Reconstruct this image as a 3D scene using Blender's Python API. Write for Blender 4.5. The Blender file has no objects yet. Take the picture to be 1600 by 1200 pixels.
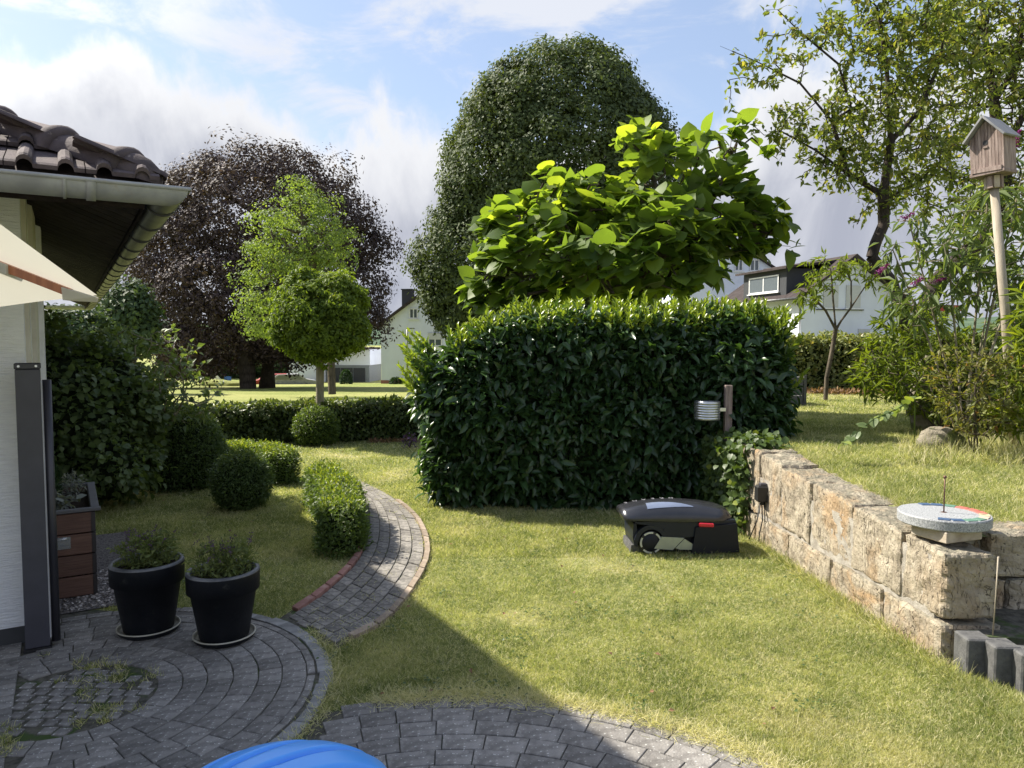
import bpy, bmesh, math, random
import numpy as np
from mathutils import Vector, Matrix, Euler, noise
R = math.radians
random.seed(7)
rg = np.random.default_rng(7)
S = bpy.context.scene
COL = S.collection

# ------------------------------------------------------------------ camera
FPX, PITCH, EYE = 1156.0, math.atan(68 / 1156.0), 1.55
cam_d = bpy.data.cameras.new('camera'); cam = bpy.data.objects.new('camera', cam_d); COL.objects.link(cam)
cam_d.sensor_width = 36; cam_d.lens = FPX * 36 / 1600; cam_d.clip_start = 0.05; cam_d.clip_end = 6000
cam.location = (0, 0, EYE); cam.rotation_euler = (R(90) - PITCH, 0, 0)
S.camera = cam
# ------------------------------------------------------------------ light
SUN = Vector((-0.89, 0.40, 0.98)).normalized()
sl = bpy.data.lights.new('sun', 'SUN'); so = bpy.data.objects.new('sun', sl); COL.objects.link(so)
sl.energy = 4.2; sl.angle = R(1.0); sl.color = (1.0, 0.93, 0.80)
so.rotation_euler = SUN.to_track_quat('Z', 'Y').to_euler(); so.location = (-20, 10, 30)
S.view_settings.view_transform = 'Standard'; S.view_settings.look = 'None'
S.view_settings.exposure = 1.32; S.view_settings.gamma = 1.0
S.cycles.max_bounces = 8; S.cycles.transparent_max_bounces = 8

class NT:
    """tiny node tree helper"""
    def __init__(s, tree): s.t = tree; s.t.nodes.clear()
    def n(s, typ, ins=None, **kw):
        nd = s.t.nodes.new(typ)
        for k, v in kw.items(): setattr(nd, k, v)
        for k, v in (ins or {}).items():
            sock = nd.inputs[k]
            if hasattr(v, 'is_linked') or hasattr(v, 'links'): s.t.links.new(v, sock)
            else: sock.default_value = v
        return nd
    def math(s, op, a, b=0.0, c=None, clamp=False):
        nd = s.t.nodes.new('ShaderNodeMath'); nd.operation = op; nd.use_clamp = clamp
        for i, v in enumerate([a, b] + ([c] if c is not None else [])):
            if isinstance(v, (int, float)): nd.inputs[i].default_value = v
            else: s.t.links.new(v, nd.inputs[i])
        return nd.outputs[0]
    def mix(s, f, a, b, blend='MIX'):
        nd = s.t.nodes.new('ShaderNodeMix'); nd.data_type = 'RGBA'; nd.blend_type = blend
        for sock, v in ((nd.inputs[0], f), (nd.inputs[6], a), (nd.inputs[7], b)):
            if isinstance(v, (int, float)): sock.default_value = v
            elif isinstance(v, tuple): sock.default_value = (*v[:3], 1)
            else: s.t.links.new(v, sock)
        return nd.outputs[2]
    def ss(s, v, a, b):
        nd = s.t.nodes.new('ShaderNodeMapRange'); nd.interpolation_type = 'SMOOTHSTEP'
        s.t.links.new(v, nd.inputs[0]); nd.inputs[1].default_value = a; nd.inputs[2].default_value = b
        return nd.outputs[0]
    def noise(s, vec, scale, detail=4, rough=.55, dist=0.0):
        nd = s.t.nodes.new('ShaderNodeTexNoise'); nd.inputs['Scale'].default_value = scale
        nd.inputs['Detail'].default_value = detail; nd.inputs['Roughness'].default_value = rough
        nd.inputs['Distortion'].default_value = dist
        if vec is not None: s.t.links.new(vec, nd.inputs['Vector'])
        return nd.outputs[0]

# ------------------------------------------------------------------ world
W = bpy.data.worlds.new('World'); S.world = W; W.use_nodes = True
w = NT(W.node_tree)
SKY_STR = 0.086
sky = w.n('ShaderNodeTexSky', sky_type='NISHITA', sun_disc=False)
sky.sun_elevation = math.asin(SUN.z); sky.sun_rotation = math.atan2(SUN.x, SUN.y)
sky.air_density = 1.0; sky.dust_density = 1.4; sky.ozone_density = 1.2
tc = w.n('ShaderNodeTexCoord')
sep = w.n('ShaderNodeSeparateXYZ', {'Vector': tc.outputs['Generated']})
X, Y_, Z = sep.outputs
zz = w.math('ADD', w.math('ABSOLUTE', Z), 0.22)
comb = w.n('ShaderNodeCombineXYZ', {'X': w.math('DIVIDE', X, zz), 'Y': w.math('DIVIDE', Y_, zz), 'Z': w.math('MULTIPLY', Z, 1.2)})
cv = comb.outputs[0]
big = w.noise(cv, 1.05, 7, .56, .35)
fine = w.noise(cv, 3.4, 8, .62, .5)
# a cloud bank that rises and falls round the horizon, with a sunlit rim, and loose clouds above it
hv = w.n('ShaderNodeVectorMath', operation='MULTIPLY'); W.node_tree.links.new(tc.outputs['Generated'], hv.inputs[0]); hv.inputs[1].default_value = (1, 1, .55)
edge = w.noise(hv.outputs[0], 2.3, 9, .58, .25); puff = w.noise(hv.outputs[0], 9.0, 8, .6, .6)
top = w.math('ADD', .300, w.math('ADD', w.math('MULTIPLY', w.math('SUBTRACT', edge, .5), .60), w.math('MULTIPLY', w.math('SUBTRACT', puff, .5), .10)))
hgt = w.math('SUBTRACT', w.math('ABSOLUTE', Z), top)
mask1 = w.ss(hgt, .030, -.020)
rim = w.ss(hgt, -.10, -.005)
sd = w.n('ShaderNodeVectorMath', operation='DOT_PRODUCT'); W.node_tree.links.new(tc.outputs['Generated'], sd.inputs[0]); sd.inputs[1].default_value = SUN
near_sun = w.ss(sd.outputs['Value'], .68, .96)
fld = w.math('ADD', big, w.math('MULTIPLY', w.math('SUBTRACT', fine, .5), .75))
mask2 = w.math('MULTIPLY', w.ss(fld, .48, .66), .85)
wisp = w.math('MULTIPLY', w.ss(fine, .46, .72), .35)
mask = w.math('MAXIMUM', mask1, w.math('MAXIMUM', mask2, wisp))
grey = w.mix(w.ss(puff, .35, .65), (2.1, 2.22, 2.65), (3.3, 3.38, 3.7))
body = w.mix(rim, grey, (4.3, 4.35, 4.5)); body = w.mix(w.math('MULTIPLY', w.math('SUBTRACT', 1.0, mask1), .8), body, (4.0, 4.1, 4.4))
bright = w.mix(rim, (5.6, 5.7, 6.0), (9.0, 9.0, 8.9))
ccol = w.mix(near_sun, body, w.mix(w.ss(sd.outputs['Value'], .80, 1.0), bright, (30, 29, 27)))  # extra glow round the out-of-view sun, added as soft fill for shade
skyc = w.mix(.45, sky.outputs[0], (2.5, 3.0, 4.1))
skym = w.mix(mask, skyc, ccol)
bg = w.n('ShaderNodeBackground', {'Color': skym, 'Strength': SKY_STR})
wo = w.n('ShaderNodeOutputWorld', {'Surface': bg.outputs[0]})

# ------------------------------------------------------------------ projection
cp, sp = math.cos(PITCH), math.sin(PITCH)
def ray(px, py):
    a, b = (px - 800) / FPX, (600 - py) / FPX
    return Vector((a, b * sp + cp, b * cp - sp))
def at(px, py, Y):
    d = ray(px, py); return Vector((0, 0, EYE)) + d * (Y / d.y)
def G(px, py, z=0.0):
    d = ray(px, py); return Vector((0, 0, EYE)) + d * ((z - EYE) / d.z)
def topx(P):
    """rough pixel of world points (n,3) -> used only to decide how finely to build"""
    y = P[:, 1] * cp - (P[:, 2] - EYE) * sp
    return 800 + FPX * P[:, 0] / y, 600 - FPX * (P[:, 1] * sp + (P[:, 2] - EYE) * cp) / y, y

# ------------------------------------------------------------------ materials
def pmat(name, rough=.6, metal=0.0, spec=.5):
    m = bpy.data.materials.new(name); m.use_nodes = True
    t = NT(m.node_tree)
    b = t.n('ShaderNodeBsdfPrincipled', {'Roughness': rough, 'Metallic': metal, 'Specular IOR Level': spec})
    t.n('ShaderNodeOutputMaterial', {'Surface': b.outputs[0]})
    return m, t, b
def link(t, a, b): t.t.links.new(a, b)
def bump(t, b, h, strength=.5, dist=.01):
    n = t.n('ShaderNodeBump', {'Height': h, 'Strength': strength, 'Distance': dist}); link(t, n.outputs[0], b.inputs['Normal'])
def mat_noise(name, c1, c2, scale=8, rough=.7, metal=0, bs=.3, bd=.005, spec=.4, c3=None, s3=60, t3=(.6, .75), objvar=.0, coord='Object', bscale=None, stretch=None):
    m, t, b = pmat(name, rough, metal, spec)
    tc = t.n('ShaderNodeTexCoord'); v = tc.outputs[coord]
    if coord == 'World': pass
    if stretch:
        mp = t.n('ShaderNodeMapping', {'Vector': v}); mp.inputs['Scale'].default_value = stretch; v = mp.outputs[0]
    f = t.noise(v, scale, 6, .6)
    c = t.mix(t.ss(f, .3, .7), c1, c2)
    if c3: c = t.mix(t.ss(t.noise(v, s3, 3, .6), *t3), c, c3)
    if objvar:
        oi = t.n('ShaderNodeObjectInfo')
        k = t.math('ADD', t.math('MULTIPLY', oi.outputs['Random'], objvar * 2), 1 - objvar)
        cc = t.n('ShaderNodeCombineColor', {0: k, 1: k, 2: k}); c = t.mix(1.0, c, cc.outputs[0], 'MULTIPLY')
    link(t, c, b.inputs['Base Color'])
    if bs: bump(t, b, t.noise(v, bscale or scale * 6, 6, .65), bs, bd)
    return m
def plain(name, c, rough=.5, metal=0, spec=.5): 
    return mat_noise(name, tuple(x * .9 for x in c), tuple(min(1, x * 1.08) for x in c), 9, rough, metal, .08, .002, spec)

def leafmat(name, dark, mid, young_sunlit, rough=.45, tr=.35, spec=.4, ythr=.82, trc=1.6):
    m = bpy.data.materials.new(name); m.use_nodes = True; t = NT(m.node_tree)
    at_ = t.n('ShaderNodeAttribute', attribute_name='v')
    geo = t.n('ShaderNodeNewGeometry')
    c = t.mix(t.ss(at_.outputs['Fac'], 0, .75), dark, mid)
    c = t.mix(t.ss(at_.outputs['Fac'], ythr, 1.0), c, young_sunlit)  # young growth tone, also carries painted sunlit tops of hedges
    nz = t.noise(geo.outputs['Position'], 1.1, 3)
    c = t.mix(t.math('MULTIPLY', t.ss(nz, .35, .7), .35), c, dark)
    b = t.n('ShaderNodeBsdfPrincipled', {'Base Color': c, 'Roughness': rough, 'Specular IOR Level': spec})
    tcx = t.mix(1.0, c, (trc * 1.1, trc * 1.08, trc * .35), 'MULTIPLY')
    tb = t.n('ShaderNodeBsdfTranslucent', {'Color': tcx})
    mx = t.n('ShaderNodeMixShader', {0: tr, 1: b.outputs[0], 2: tb.outputs[0]})
    t.n('ShaderNodeOutputMaterial', {'Surface': mx.outputs[0]})
    return m
M = {}
M['laurel'] = leafmat('laurel_leaf', (.028, .060, .022), (.052, .105, .034), (.26, .34, .05), .33, .3, .5, .80)
M['catalpa'] = leafmat('catalpa_leaf', (.055, .10, .026), (.135, .195, .038), (.26, .32, .05), .5, .46, .3, .75, 2.1)
M['linden'] = leafmat('linden_leaf', (.05, .075, .03), (.09, .12, .045), (.15, .17, .065), .6, .25, .25, .8)
M['beech'] = leafmat('copper_beech_leaf', (.036, .025, .029), (.078, .055, .058), (.15, .10, .095), .6, .2, .25, .85, 1.2)
M['ginkgo'] = leafmat('light_tree_leaf', (.12, .18, .065), (.20, .27, .08), (.28, .34, .10), .55, .4, .25)
M['robinia'] = leafmat('robinia_leaf', (.075, .12, .022), (.17, .235, .03), (.32, .37, .04), .55, .4, .25)
M['plum'] = leafmat('plum_leaf', (.085, .12, .035), (.17, .20, .06), (.30, .27, .08), .5, .5, .35, .82)
M['box'] = leafmat('box_leaf', (.06, .10, .025), (.12, .18, .035), (.32, .36, .05), .45, .35, .35, .58)  # last leaf tone holds the painted sunlit yellow of the hedge tops
M['boxdark'] = leafmat('dark_box_leaf', (.055, .09, .028), (.10, .15, .04), (.26, .30, .05), .45, .3, .35, .78)
M['viburnum'] = leafmat('viburnum_leaf', (.07, .11, .045), (.13, .178, .068), (.30, .36, .08), .42, .38, .45, .86)
M['hornbeam'] = leafmat('hornbeam_leaf', (.055, .085, .025), (.11, .145, .04), (.22, .23, .05), .45, .32, .4, .86)
M['rhedge'] = leafmat('garden_hedge_leaf', (.14, .17, .06), (.24, .26, .11), (.36, .26, .12), .45, .32, .4, .84)
M['willow'] = leafmat('lance_leaf', (.09, .13, .025), (.17, .22, .03), (.30, .34, .04), .5, .45, .3, .8)
M['buddleia'] = leafmat('buddleia_leaf', (.085, .125, .05), (.15, .20, .08), (.22, .26, .09), .55, .4, .3, .85)
M['redshrub'] = leafmat('red_tinged_leaf', (.10, .12, .03), (.18, .18, .05), (.30, .15, .07), .5, .4, .3, .8)
M['herb'] = leafmat('herb_leaf', (.10, .14, .05), (.19, .22, .09), (.18, .14, .07), .55, .35, .25, .85)
M['conifer'] = leafmat('conifer_leaf', (.02, .05, .02), (.04, .08, .03), (.07, .11, .04), .6, .15, .2)
M['silver'] = leafmat('silver_leaf', (.18, .2, .18), (.32, .34, .31), (.45, .42, .33), .6, .2, .2)
M['fartree'] = leafmat('far_tree_leaf', (.035, .065, .03), (.07, .105, .05), (.11, .15, .06), .6, .25, .2)
M['purple'] = leafmat('purple_flower', (.12, .012, .10), (.25, .02, .20), (.35, .06, .3), .6, .3, .2, .8, .9)
M['lavflower'] = leafmat('lavender_flower', (.08, .04, .10), (.16, .09, .2), (.25, .15, .3), .6, .2, .2, .8, .9)
M['litter'] = leafmat('dead_leaf', (.13, .08, .045), (.27, .16, .09), (.38, .27, .15), .6, .2, .2)
M['bark'] = mat_noise('bark', (.06, .05, .038), (.14, .115, .085), 14, .85, 0, .8, .02, .2, stretch=(1, 1, .25))
M['bark_dark'] = mat_noise('dark_bark', (.03, .025, .022), (.07, .055, .045), 14, .85, 0, .8, .02, .2, stretch=(1, 1, .3))
M['bark_light'] = mat_noise('pale_bark', (.17, .15, .10), (.30, .27, .20), 12, .8, 0, .5, .01, .2, stretch=(1, 1, .3))
M['dark_fill'] = mat_noise('dark_inner_fill', (.008, .014, .006), (.02, .03, .012), 20, .9, 0, .5, .02, .1)  # near-black fill for hedge hulls, inner shade put into the colour
M['dark_fill_b'] = mat_noise('dark_brown_fill', (.008, .006, .006), (.02, .014, .014), 20, .9, 0, .5, .02, .1)
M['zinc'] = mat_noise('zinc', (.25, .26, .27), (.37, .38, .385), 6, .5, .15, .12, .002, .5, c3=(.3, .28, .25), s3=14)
M['zincdark'] = mat_noise('dark_zinc', (.085, .087, .09), (.15, .152, .155), 6, .4, .25, .12, .002, .5)  # darker zinc tone for the receding gutter and small far metalwork
M['rooftile'] = mat_noise('roof_tile', (.065, .052, .055), (.12, .095, .10), 7, .85, 0, .6, .006, .25, c3=(.20, .17, .15), s3=38, t3=(.62, .75), objvar=.15)
M['rollcap'] = mat_noise('roof_tile_roll', (.16, .12, .11), (.24, .19, .17), 9, .85, 0, .5, .005, .25)
M['soffit'] = mat_noise('dark_soffit_board', (.02, .016, .017), (.04, .033, .034), 5, .9, 0, .2, .003, .05, stretch=(1, 6, 6), objvar=.25)
M['render'] = mat_noise('white_render', (.78, .79, .82), (.86, .87, .89), 5, .9, 0, .9, .012, .2, stretch=(3, 3, 26), bscale=5)
M['whitewall'] = mat_noise('smooth_white_wall', (.62, .65, .76), (.72, .76, .87), .35, .9, 0, .2, .004, .2)
M['cream'] = mat_noise('cream_paint', (.52, .49, .40), (.64, .61, .52), 6, .6, 0, .1, .003)
M['plinth'] = plain('dark_plinth', (.045, .047, .05), .8)
M['anthracite'] = plain('anthracite_metal', (.062, .062, .078), .45, .3)
M['anthracite2'] = plain('anthracite_tube', (.05, .05, .062), .4, .3)
M['white'] = plain('white_plastic', (.75, .75, .76), .4)
M['canvas'] = None
M['wood_rib'] = mat_noise('varnished_wood', (.28, .09, .035), (.42, .15, .06), 4, .45, 0, .2, .002, .5, stretch=(12, 12, 1))
M['planter'] = mat_noise('brown_board', (.095, .05, .036), (.17, .095, .068), 6, .6, 0, .9, .004, .4, stretch=(1, 1, 30), objvar=.15, bscale=14)
M['planteredge'] = plain('dark_board_edge', (.035, .03, .03), .6)
M['chrome'] = plain('bright_steel', (.62, .63, .64), .25, 1.0)
M['pot'] = mat_noise('black_pot', (.006, .007, .010), (.011, .012, .016), 9, .5, 0, .35, .003, .25, c3=(.05, .05, .048), s3=24, t3=(.60, .85))
M['potrim'] = mat_noise('pot_rim', (.05, .052, .06), (.16, .162, .17), 9, .45, 0, .2, .002, .5)
M['saucer'] = mat_noise('saucer', (.28, .26, .2), (.42, .4, .33), 9, .55, 0, .2, .002, .4)
M['soil'] = mat_noise('potting_soil', (.02, .014, .01), (.05, .038, .028), 60, .95, 0, 1, .01, .1)
M['paver'] = mat_noise('grey_paver', (.14, .131, .122), (.25, .236, .22), 26, .92, 0, 1, .005, .15, c3=(.50, .50, .47), s3=75, t3=(.63, .69), objvar=.22, bscale=90)
M['paver_dark'] = mat_noise('dark_blue_paver', (.06, .062, .07), (.11, .112, .122), 12, .8, 0, .6, .004, .35, objvar=.2)
M['paver_path'] = mat_noise('path_paver', (.13, .123, .114), (.25, .233, .21), 22, .94, 0, 1, .005, .15, c3=(.34, .32, .28), s3=70, t3=(.60, .72), objvar=.25, bscale=80)
M['edgestone'] = mat_noise('pale_edge_stone', (.17, .17, .168), (.29, .285, .275), 14, .85, 0, .6, .004, .3, objvar=.2)
M['redbrick'] = mat_noise('red_edge_brick', (.23, .115, .095), (.34, .19, .16), 14, .9, 0, .6, .004, .2, c3=(.34, .31, .27), s3=20, objvar=.15)
M['sandbrick'] = mat_noise('sand_edge_brick', (.22, .17, .13), (.33, .27, .21), 14, .9, 0, .6, .004, .2, objvar=.2)
M['bedding'] = mat_noise('joint_sand', (.06, .058, .048), (.14, .13, .105), 30, .95, 0, .8, .006, .1, c3=(.06, .09, .03), s3=7, t3=(.5, .65))
M['granite'] = mat_noise('grey_granite', (.19, .2, .21), (.42, .43, .44), 130, .6, 0, .25, .001, .4, c3=(.09, .09, .10), s3=190, t3=(.58, .64))
M['sandblock'] = mat_noise('sandstone_block', (.36, .30, .23), (.48, .42, .34), 18, .9, 0, .5, .004, .2)
M['palisade'] = mat_noise('concrete_palisade', (.075, .075, .077), (.13, .13, .128), 16, .92, 0, .9, .004, .2, c3=(.05, .05, .05), s3=120, t3=(.6, .7))
M['rust'] = plain('rusty_metal', (.14, .08, .06), .6, .7)
M['birdwood'] = mat_noise('weathered_wood', (.17, .125, .11), (.34, .27, .24), 9, .85, 0, .6, .004, .2, stretch=(7, 7, .8), objvar=.12)
M['birdroof'] = mat_noise('grey_weathered_board', (.17, .175, .185), (.28, .28, .29), 8, .7, 0, .4, .004, .3, stretch=(1, 8, 1))
M['polewood'] = mat_noise('pole_wood', (.28, .24, .18), (.40, .35, .28), 6, .8, 0, .4, .005, .25, stretch=(5, 5, .6))
M['black'] = plain('black_rubber', (.014, .014, .015), .5)
M['rock'] = mat_noise('mossy_rock', (.20, .18, .14), (.33, .29, .23), 7, .95, 0, 1, .02, .2, c3=(.12, .14, .05), s3=6, t3=(.48, .62))
M['farroof'] = mat_noise('brown_tiled_roof', (.036, .028, .028), (.062, .05, .05), 3, .85, 0, .6, .03, .2)
M['slate'] = plain('dark_slate_cladding', (.035, .038, .045), .7)
M['glass'] = plain('window_glass', (.10, .12, .13), .08, 0, .8)
M['shutter'] = mat_noise('roller_shutter', (.45, .46, .47), (.55, .56, .57), 2, .6, 0, .3, .01, stretch=(1, 1, 40))
M['redbase'] = mat_noise('red_plinth', (.26, .11, .09), (.34, .16, .13), 3, .9, 0, .3, .01)
M['greywall'] = plain('grey_garage', (.20, .22, .24), .8)
M['redpaint'] = plain('red_paint', (.30, .03, .02), .4)
M['bluepaint'] = plain('blue_sign', (.03, .12, .5), .4)
M['hill'] = mat_noise('wooded_hill', (.05, .085, .055), (.09, .13, .08), .05, .95, 0, 0, .01, .1, coord='Object')
M['greybox'] = plain('grey_board', (.10, .10, .105), .75)
M['mower_top'] = plain('mower_gloss_black', (.035, .036, .042), .22, .3, .7)
M['mower_side'] = plain('mower_navy_paint', (.012, .016, .030), .38, .2, .4)
M['mower_back'] = plain('mower_matt_black', (.007, .009, .016), .55, 0, .3)
M['mower_lid'] = plain('mower_screen', (.22, .26, .36), .12, .3, .7)
M['mower_silver'] = plain('mower_silver', (.33, .36, .34), .4, .5)
M['mower_ring'] = plain('mower_wheel_ring', (.45, .47, .46), .4, .3)
M['mower_red'] = plain('mower_red_lamp', (.55, .02, .04), .3)
M['mower_text'] = plain('mower_lettering', (.26, .26, .28), .5)
M['ribbed'] = plain('ribbed_steel', (.55, .57, .6), .35, .9)
M['dial_a'] = plain('dial_tile_blue', (.05, .09, .17), .5); M['dial_b'] = plain('dial_tile_green', (.10, .20, .15), .5)
M['dial_c'] = plain('dial_tile_red', (.45, .13, .10), .5); M['dial_d'] = plain('dial_tile_cream', (.5, .4, .25), .5)

def canvas():
    m = bpy.data.materials.new('cream_canvas'); m.use_nodes = True; t = NT(m.node_tree)
    tc = t.n('ShaderNodeTexCoord'); c = t.mix(t.noise(tc.outputs['Object'], 3), (.60, .57, .48), (.70, .68, .60))
    b = t.n('ShaderNodeBsdfDiffuse', {'Color': c}); tb = t.n('ShaderNodeBsdfTranslucent', {'Color': c})
    mx = t.n('ShaderNodeMixShader', {0: .5, 1: b.outputs[0], 2: tb.outputs[0]}); t.n('ShaderNodeOutputMaterial', {'Surface': mx.outputs[0]})
    return m
M['canvas'] = canvas()
def blueplastic():
    m, t, b = pmat('blue_plastic', .32, 0, .5); tc = t.n('ShaderNodeTexCoord')
    c = t.mix(t.noise(tc.outputs['Object'], 2.5, 6), (.07, .33, .90), (.12, .42, 1.0)); link(t, c, b.inputs['Base Color'])
    b.inputs['Subsurface Weight'].default_value = .15; b.inputs['Subsurface Radius'].default_value = (.01, .02, .05)
    return m
M['blue'] = blueplastic()
def stonemat():
    m, t, b = pmat('sandstone', .92, 0, .25); tc = t.n('ShaderNodeTexCoord'); oi = t.n('ShaderNodeObjectInfo'); geo = t.n('ShaderNodeNewGeometry')
    v = t.n('ShaderNodeVectorMath', operation='ADD'); link(t, geo.outputs['Position'], v.inputs[0])
    off = t.n('ShaderNodeCombineXYZ', {0: t.math('MULTIPLY', oi.outputs['Random'], 37.0), 1: t.math('MULTIPLY', oi.outputs['Random'], 11.0)}); link(t, off.outputs[0], v.inputs[1])
    p = v.outputs[0]
    c = t.mix(t.ss(t.noise(p, 9, 8, .65), .3, .7), (.26, .22, .165), (.44, .385, .295))
    ochre = t.math('MULTIPLY', t.ss(t.noise(p, 3.2, 5, .6, .6), .46, .66), t.math('ADD', .2, t.math('MULTIPLY', oi.outputs['Random'], .55)))
    c = t.mix(ochre, c, (.37, .23, .11))
    c = t.mix(t.ss(t.noise(p, 46, 4, .7), .57, .70), c, (.10, .085, .07))
    mp = t.n('ShaderNodeMapping', {'Vector': p}); mp.inputs['Scale'].default_value = (9, 9, 2.2)
    cr = t.noise(mp.outputs[0], 1.6, 3, .5, 1.6)
    crack = t.ss(t.math('ABSOLUTE', t.math('SUBTRACT', cr, .5)), .012, 0.0)
    c = t.mix(t.math('MULTIPLY', crack, .75), c, (.07, .055, .04))
    # grey lichen on upward faces
    nz = t.n('ShaderNodeSeparateXYZ', {0: geo.outputs['Normal']})
    up = t.math('MULTIPLY', t.ss(nz.outputs[2], .55, .9), t.ss(t.noise(p, 14, 5, .7), .32, .62))
    c = t.mix(t.math('MULTIPLY', up, .75), c, (.17, .165, .125))
    link(t, c, b.inputs['Base Color'])
    h = t.math('SUBTRACT', t.math('ADD', t.noise(p, 30, 8, .7), t.math('MULTIPLY', t.noise(p, 9, 4, .6), 1.2)), t.math('MULTIPLY', crack, .8))
    bump(t, b, h, .9, .02)
    return m
M['stone'] = stonemat()
M['mortar'] = mat_noise('mortar', (.27, .245, .21), (.42, .39, .34), 20, .95, 0, .8, .01, .1)

def lawnmat(name, blades=False):
    m, t, b = pmat(name, .8 if not blades else .55, 0, .25); geo = t.n('ShaderNodeNewGeometry'); p = geo.outputs['Position']
    g1, g2 = ((.18, .21, .068), (.38, .385, .15)) if blades else ((.13, .155, .04), (.24, .26, .08))
    c = t.mix(t.ss(t.noise(p, 2.3, 5, .6), .35, .68), g1, g2)
    c = t.mix(t.math('MULTIPLY', t.ss(t.noise(p, 30, 4, .7), .45, .7), .8), c, (.42, .42, .19))
    c = t.mix(t.math('MULTIPLY', t.ss(t.noise(p, 13, 4, .7), .52, .68), .75), c, (.09, .135, .03))
    dry = t.ss(t.noise(p, 1.15, 6, .68, .4), .50, .68)
    c = t.mix(t.math('MULTIPLY', dry, .65), c, (.50, .45, .27))
    if blades:
        a = t.n('ShaderNodeAttribute', attribute_name='v')
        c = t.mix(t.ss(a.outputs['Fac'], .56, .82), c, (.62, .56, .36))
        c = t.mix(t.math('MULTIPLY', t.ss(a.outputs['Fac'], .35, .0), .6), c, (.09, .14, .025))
        link(t, c, b.inputs['Base Color'])
        tb = t.n('ShaderNodeBsdfTranslucent', {'Color': t.mix(1.0, c, (1.5, 1.6, .7), 'MULTIPLY')})
        mx = t.n('ShaderNodeMixShader', {0: .35, 1: b.outputs[0], 2: tb.outputs[0]})
        out = [n for n in t.t.nodes if n.type == 'OUTPUT_MATERIAL'][0]; link(t, mx.outputs[0], out.inputs[0])
    else:
        c = t.mix(t.math('MULTIPLY', t.ss(t.noise(p, 90, 3, .7), .45, .7), .5), c, (.05, .055, .02))
        link(t, c, b.inputs['Base Color']); bump(t, b, t.noise(p, 60, 6, .75), .8, .02)
    return m
M['lawn'] = lawnmat('lawn_ground'); M['blade'] = lawnmat('grass_blades', True)
def fieldmat():
    m, t, b = pmat('meadow', .9, 0, .2); p = t.n('ShaderNodeNewGeometry').outputs['Position']
    c = t.mix(t.ss(t.noise(p, .12, 5, .6), .35, .65), (.20, .24, .06), (.34, .34, .12)); c = t.mix(t.math('MULTIPLY', t.ss(t.noise(p, 5, 5, .75), .4, .7), .4), c, (.08, .11, .025))
    link(t, c, b.inputs['Base Color']); bump(t, b, t.noise(p, 6, 8, .8), .7, .1)
    return m
M['field'] = fieldmat()

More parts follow.
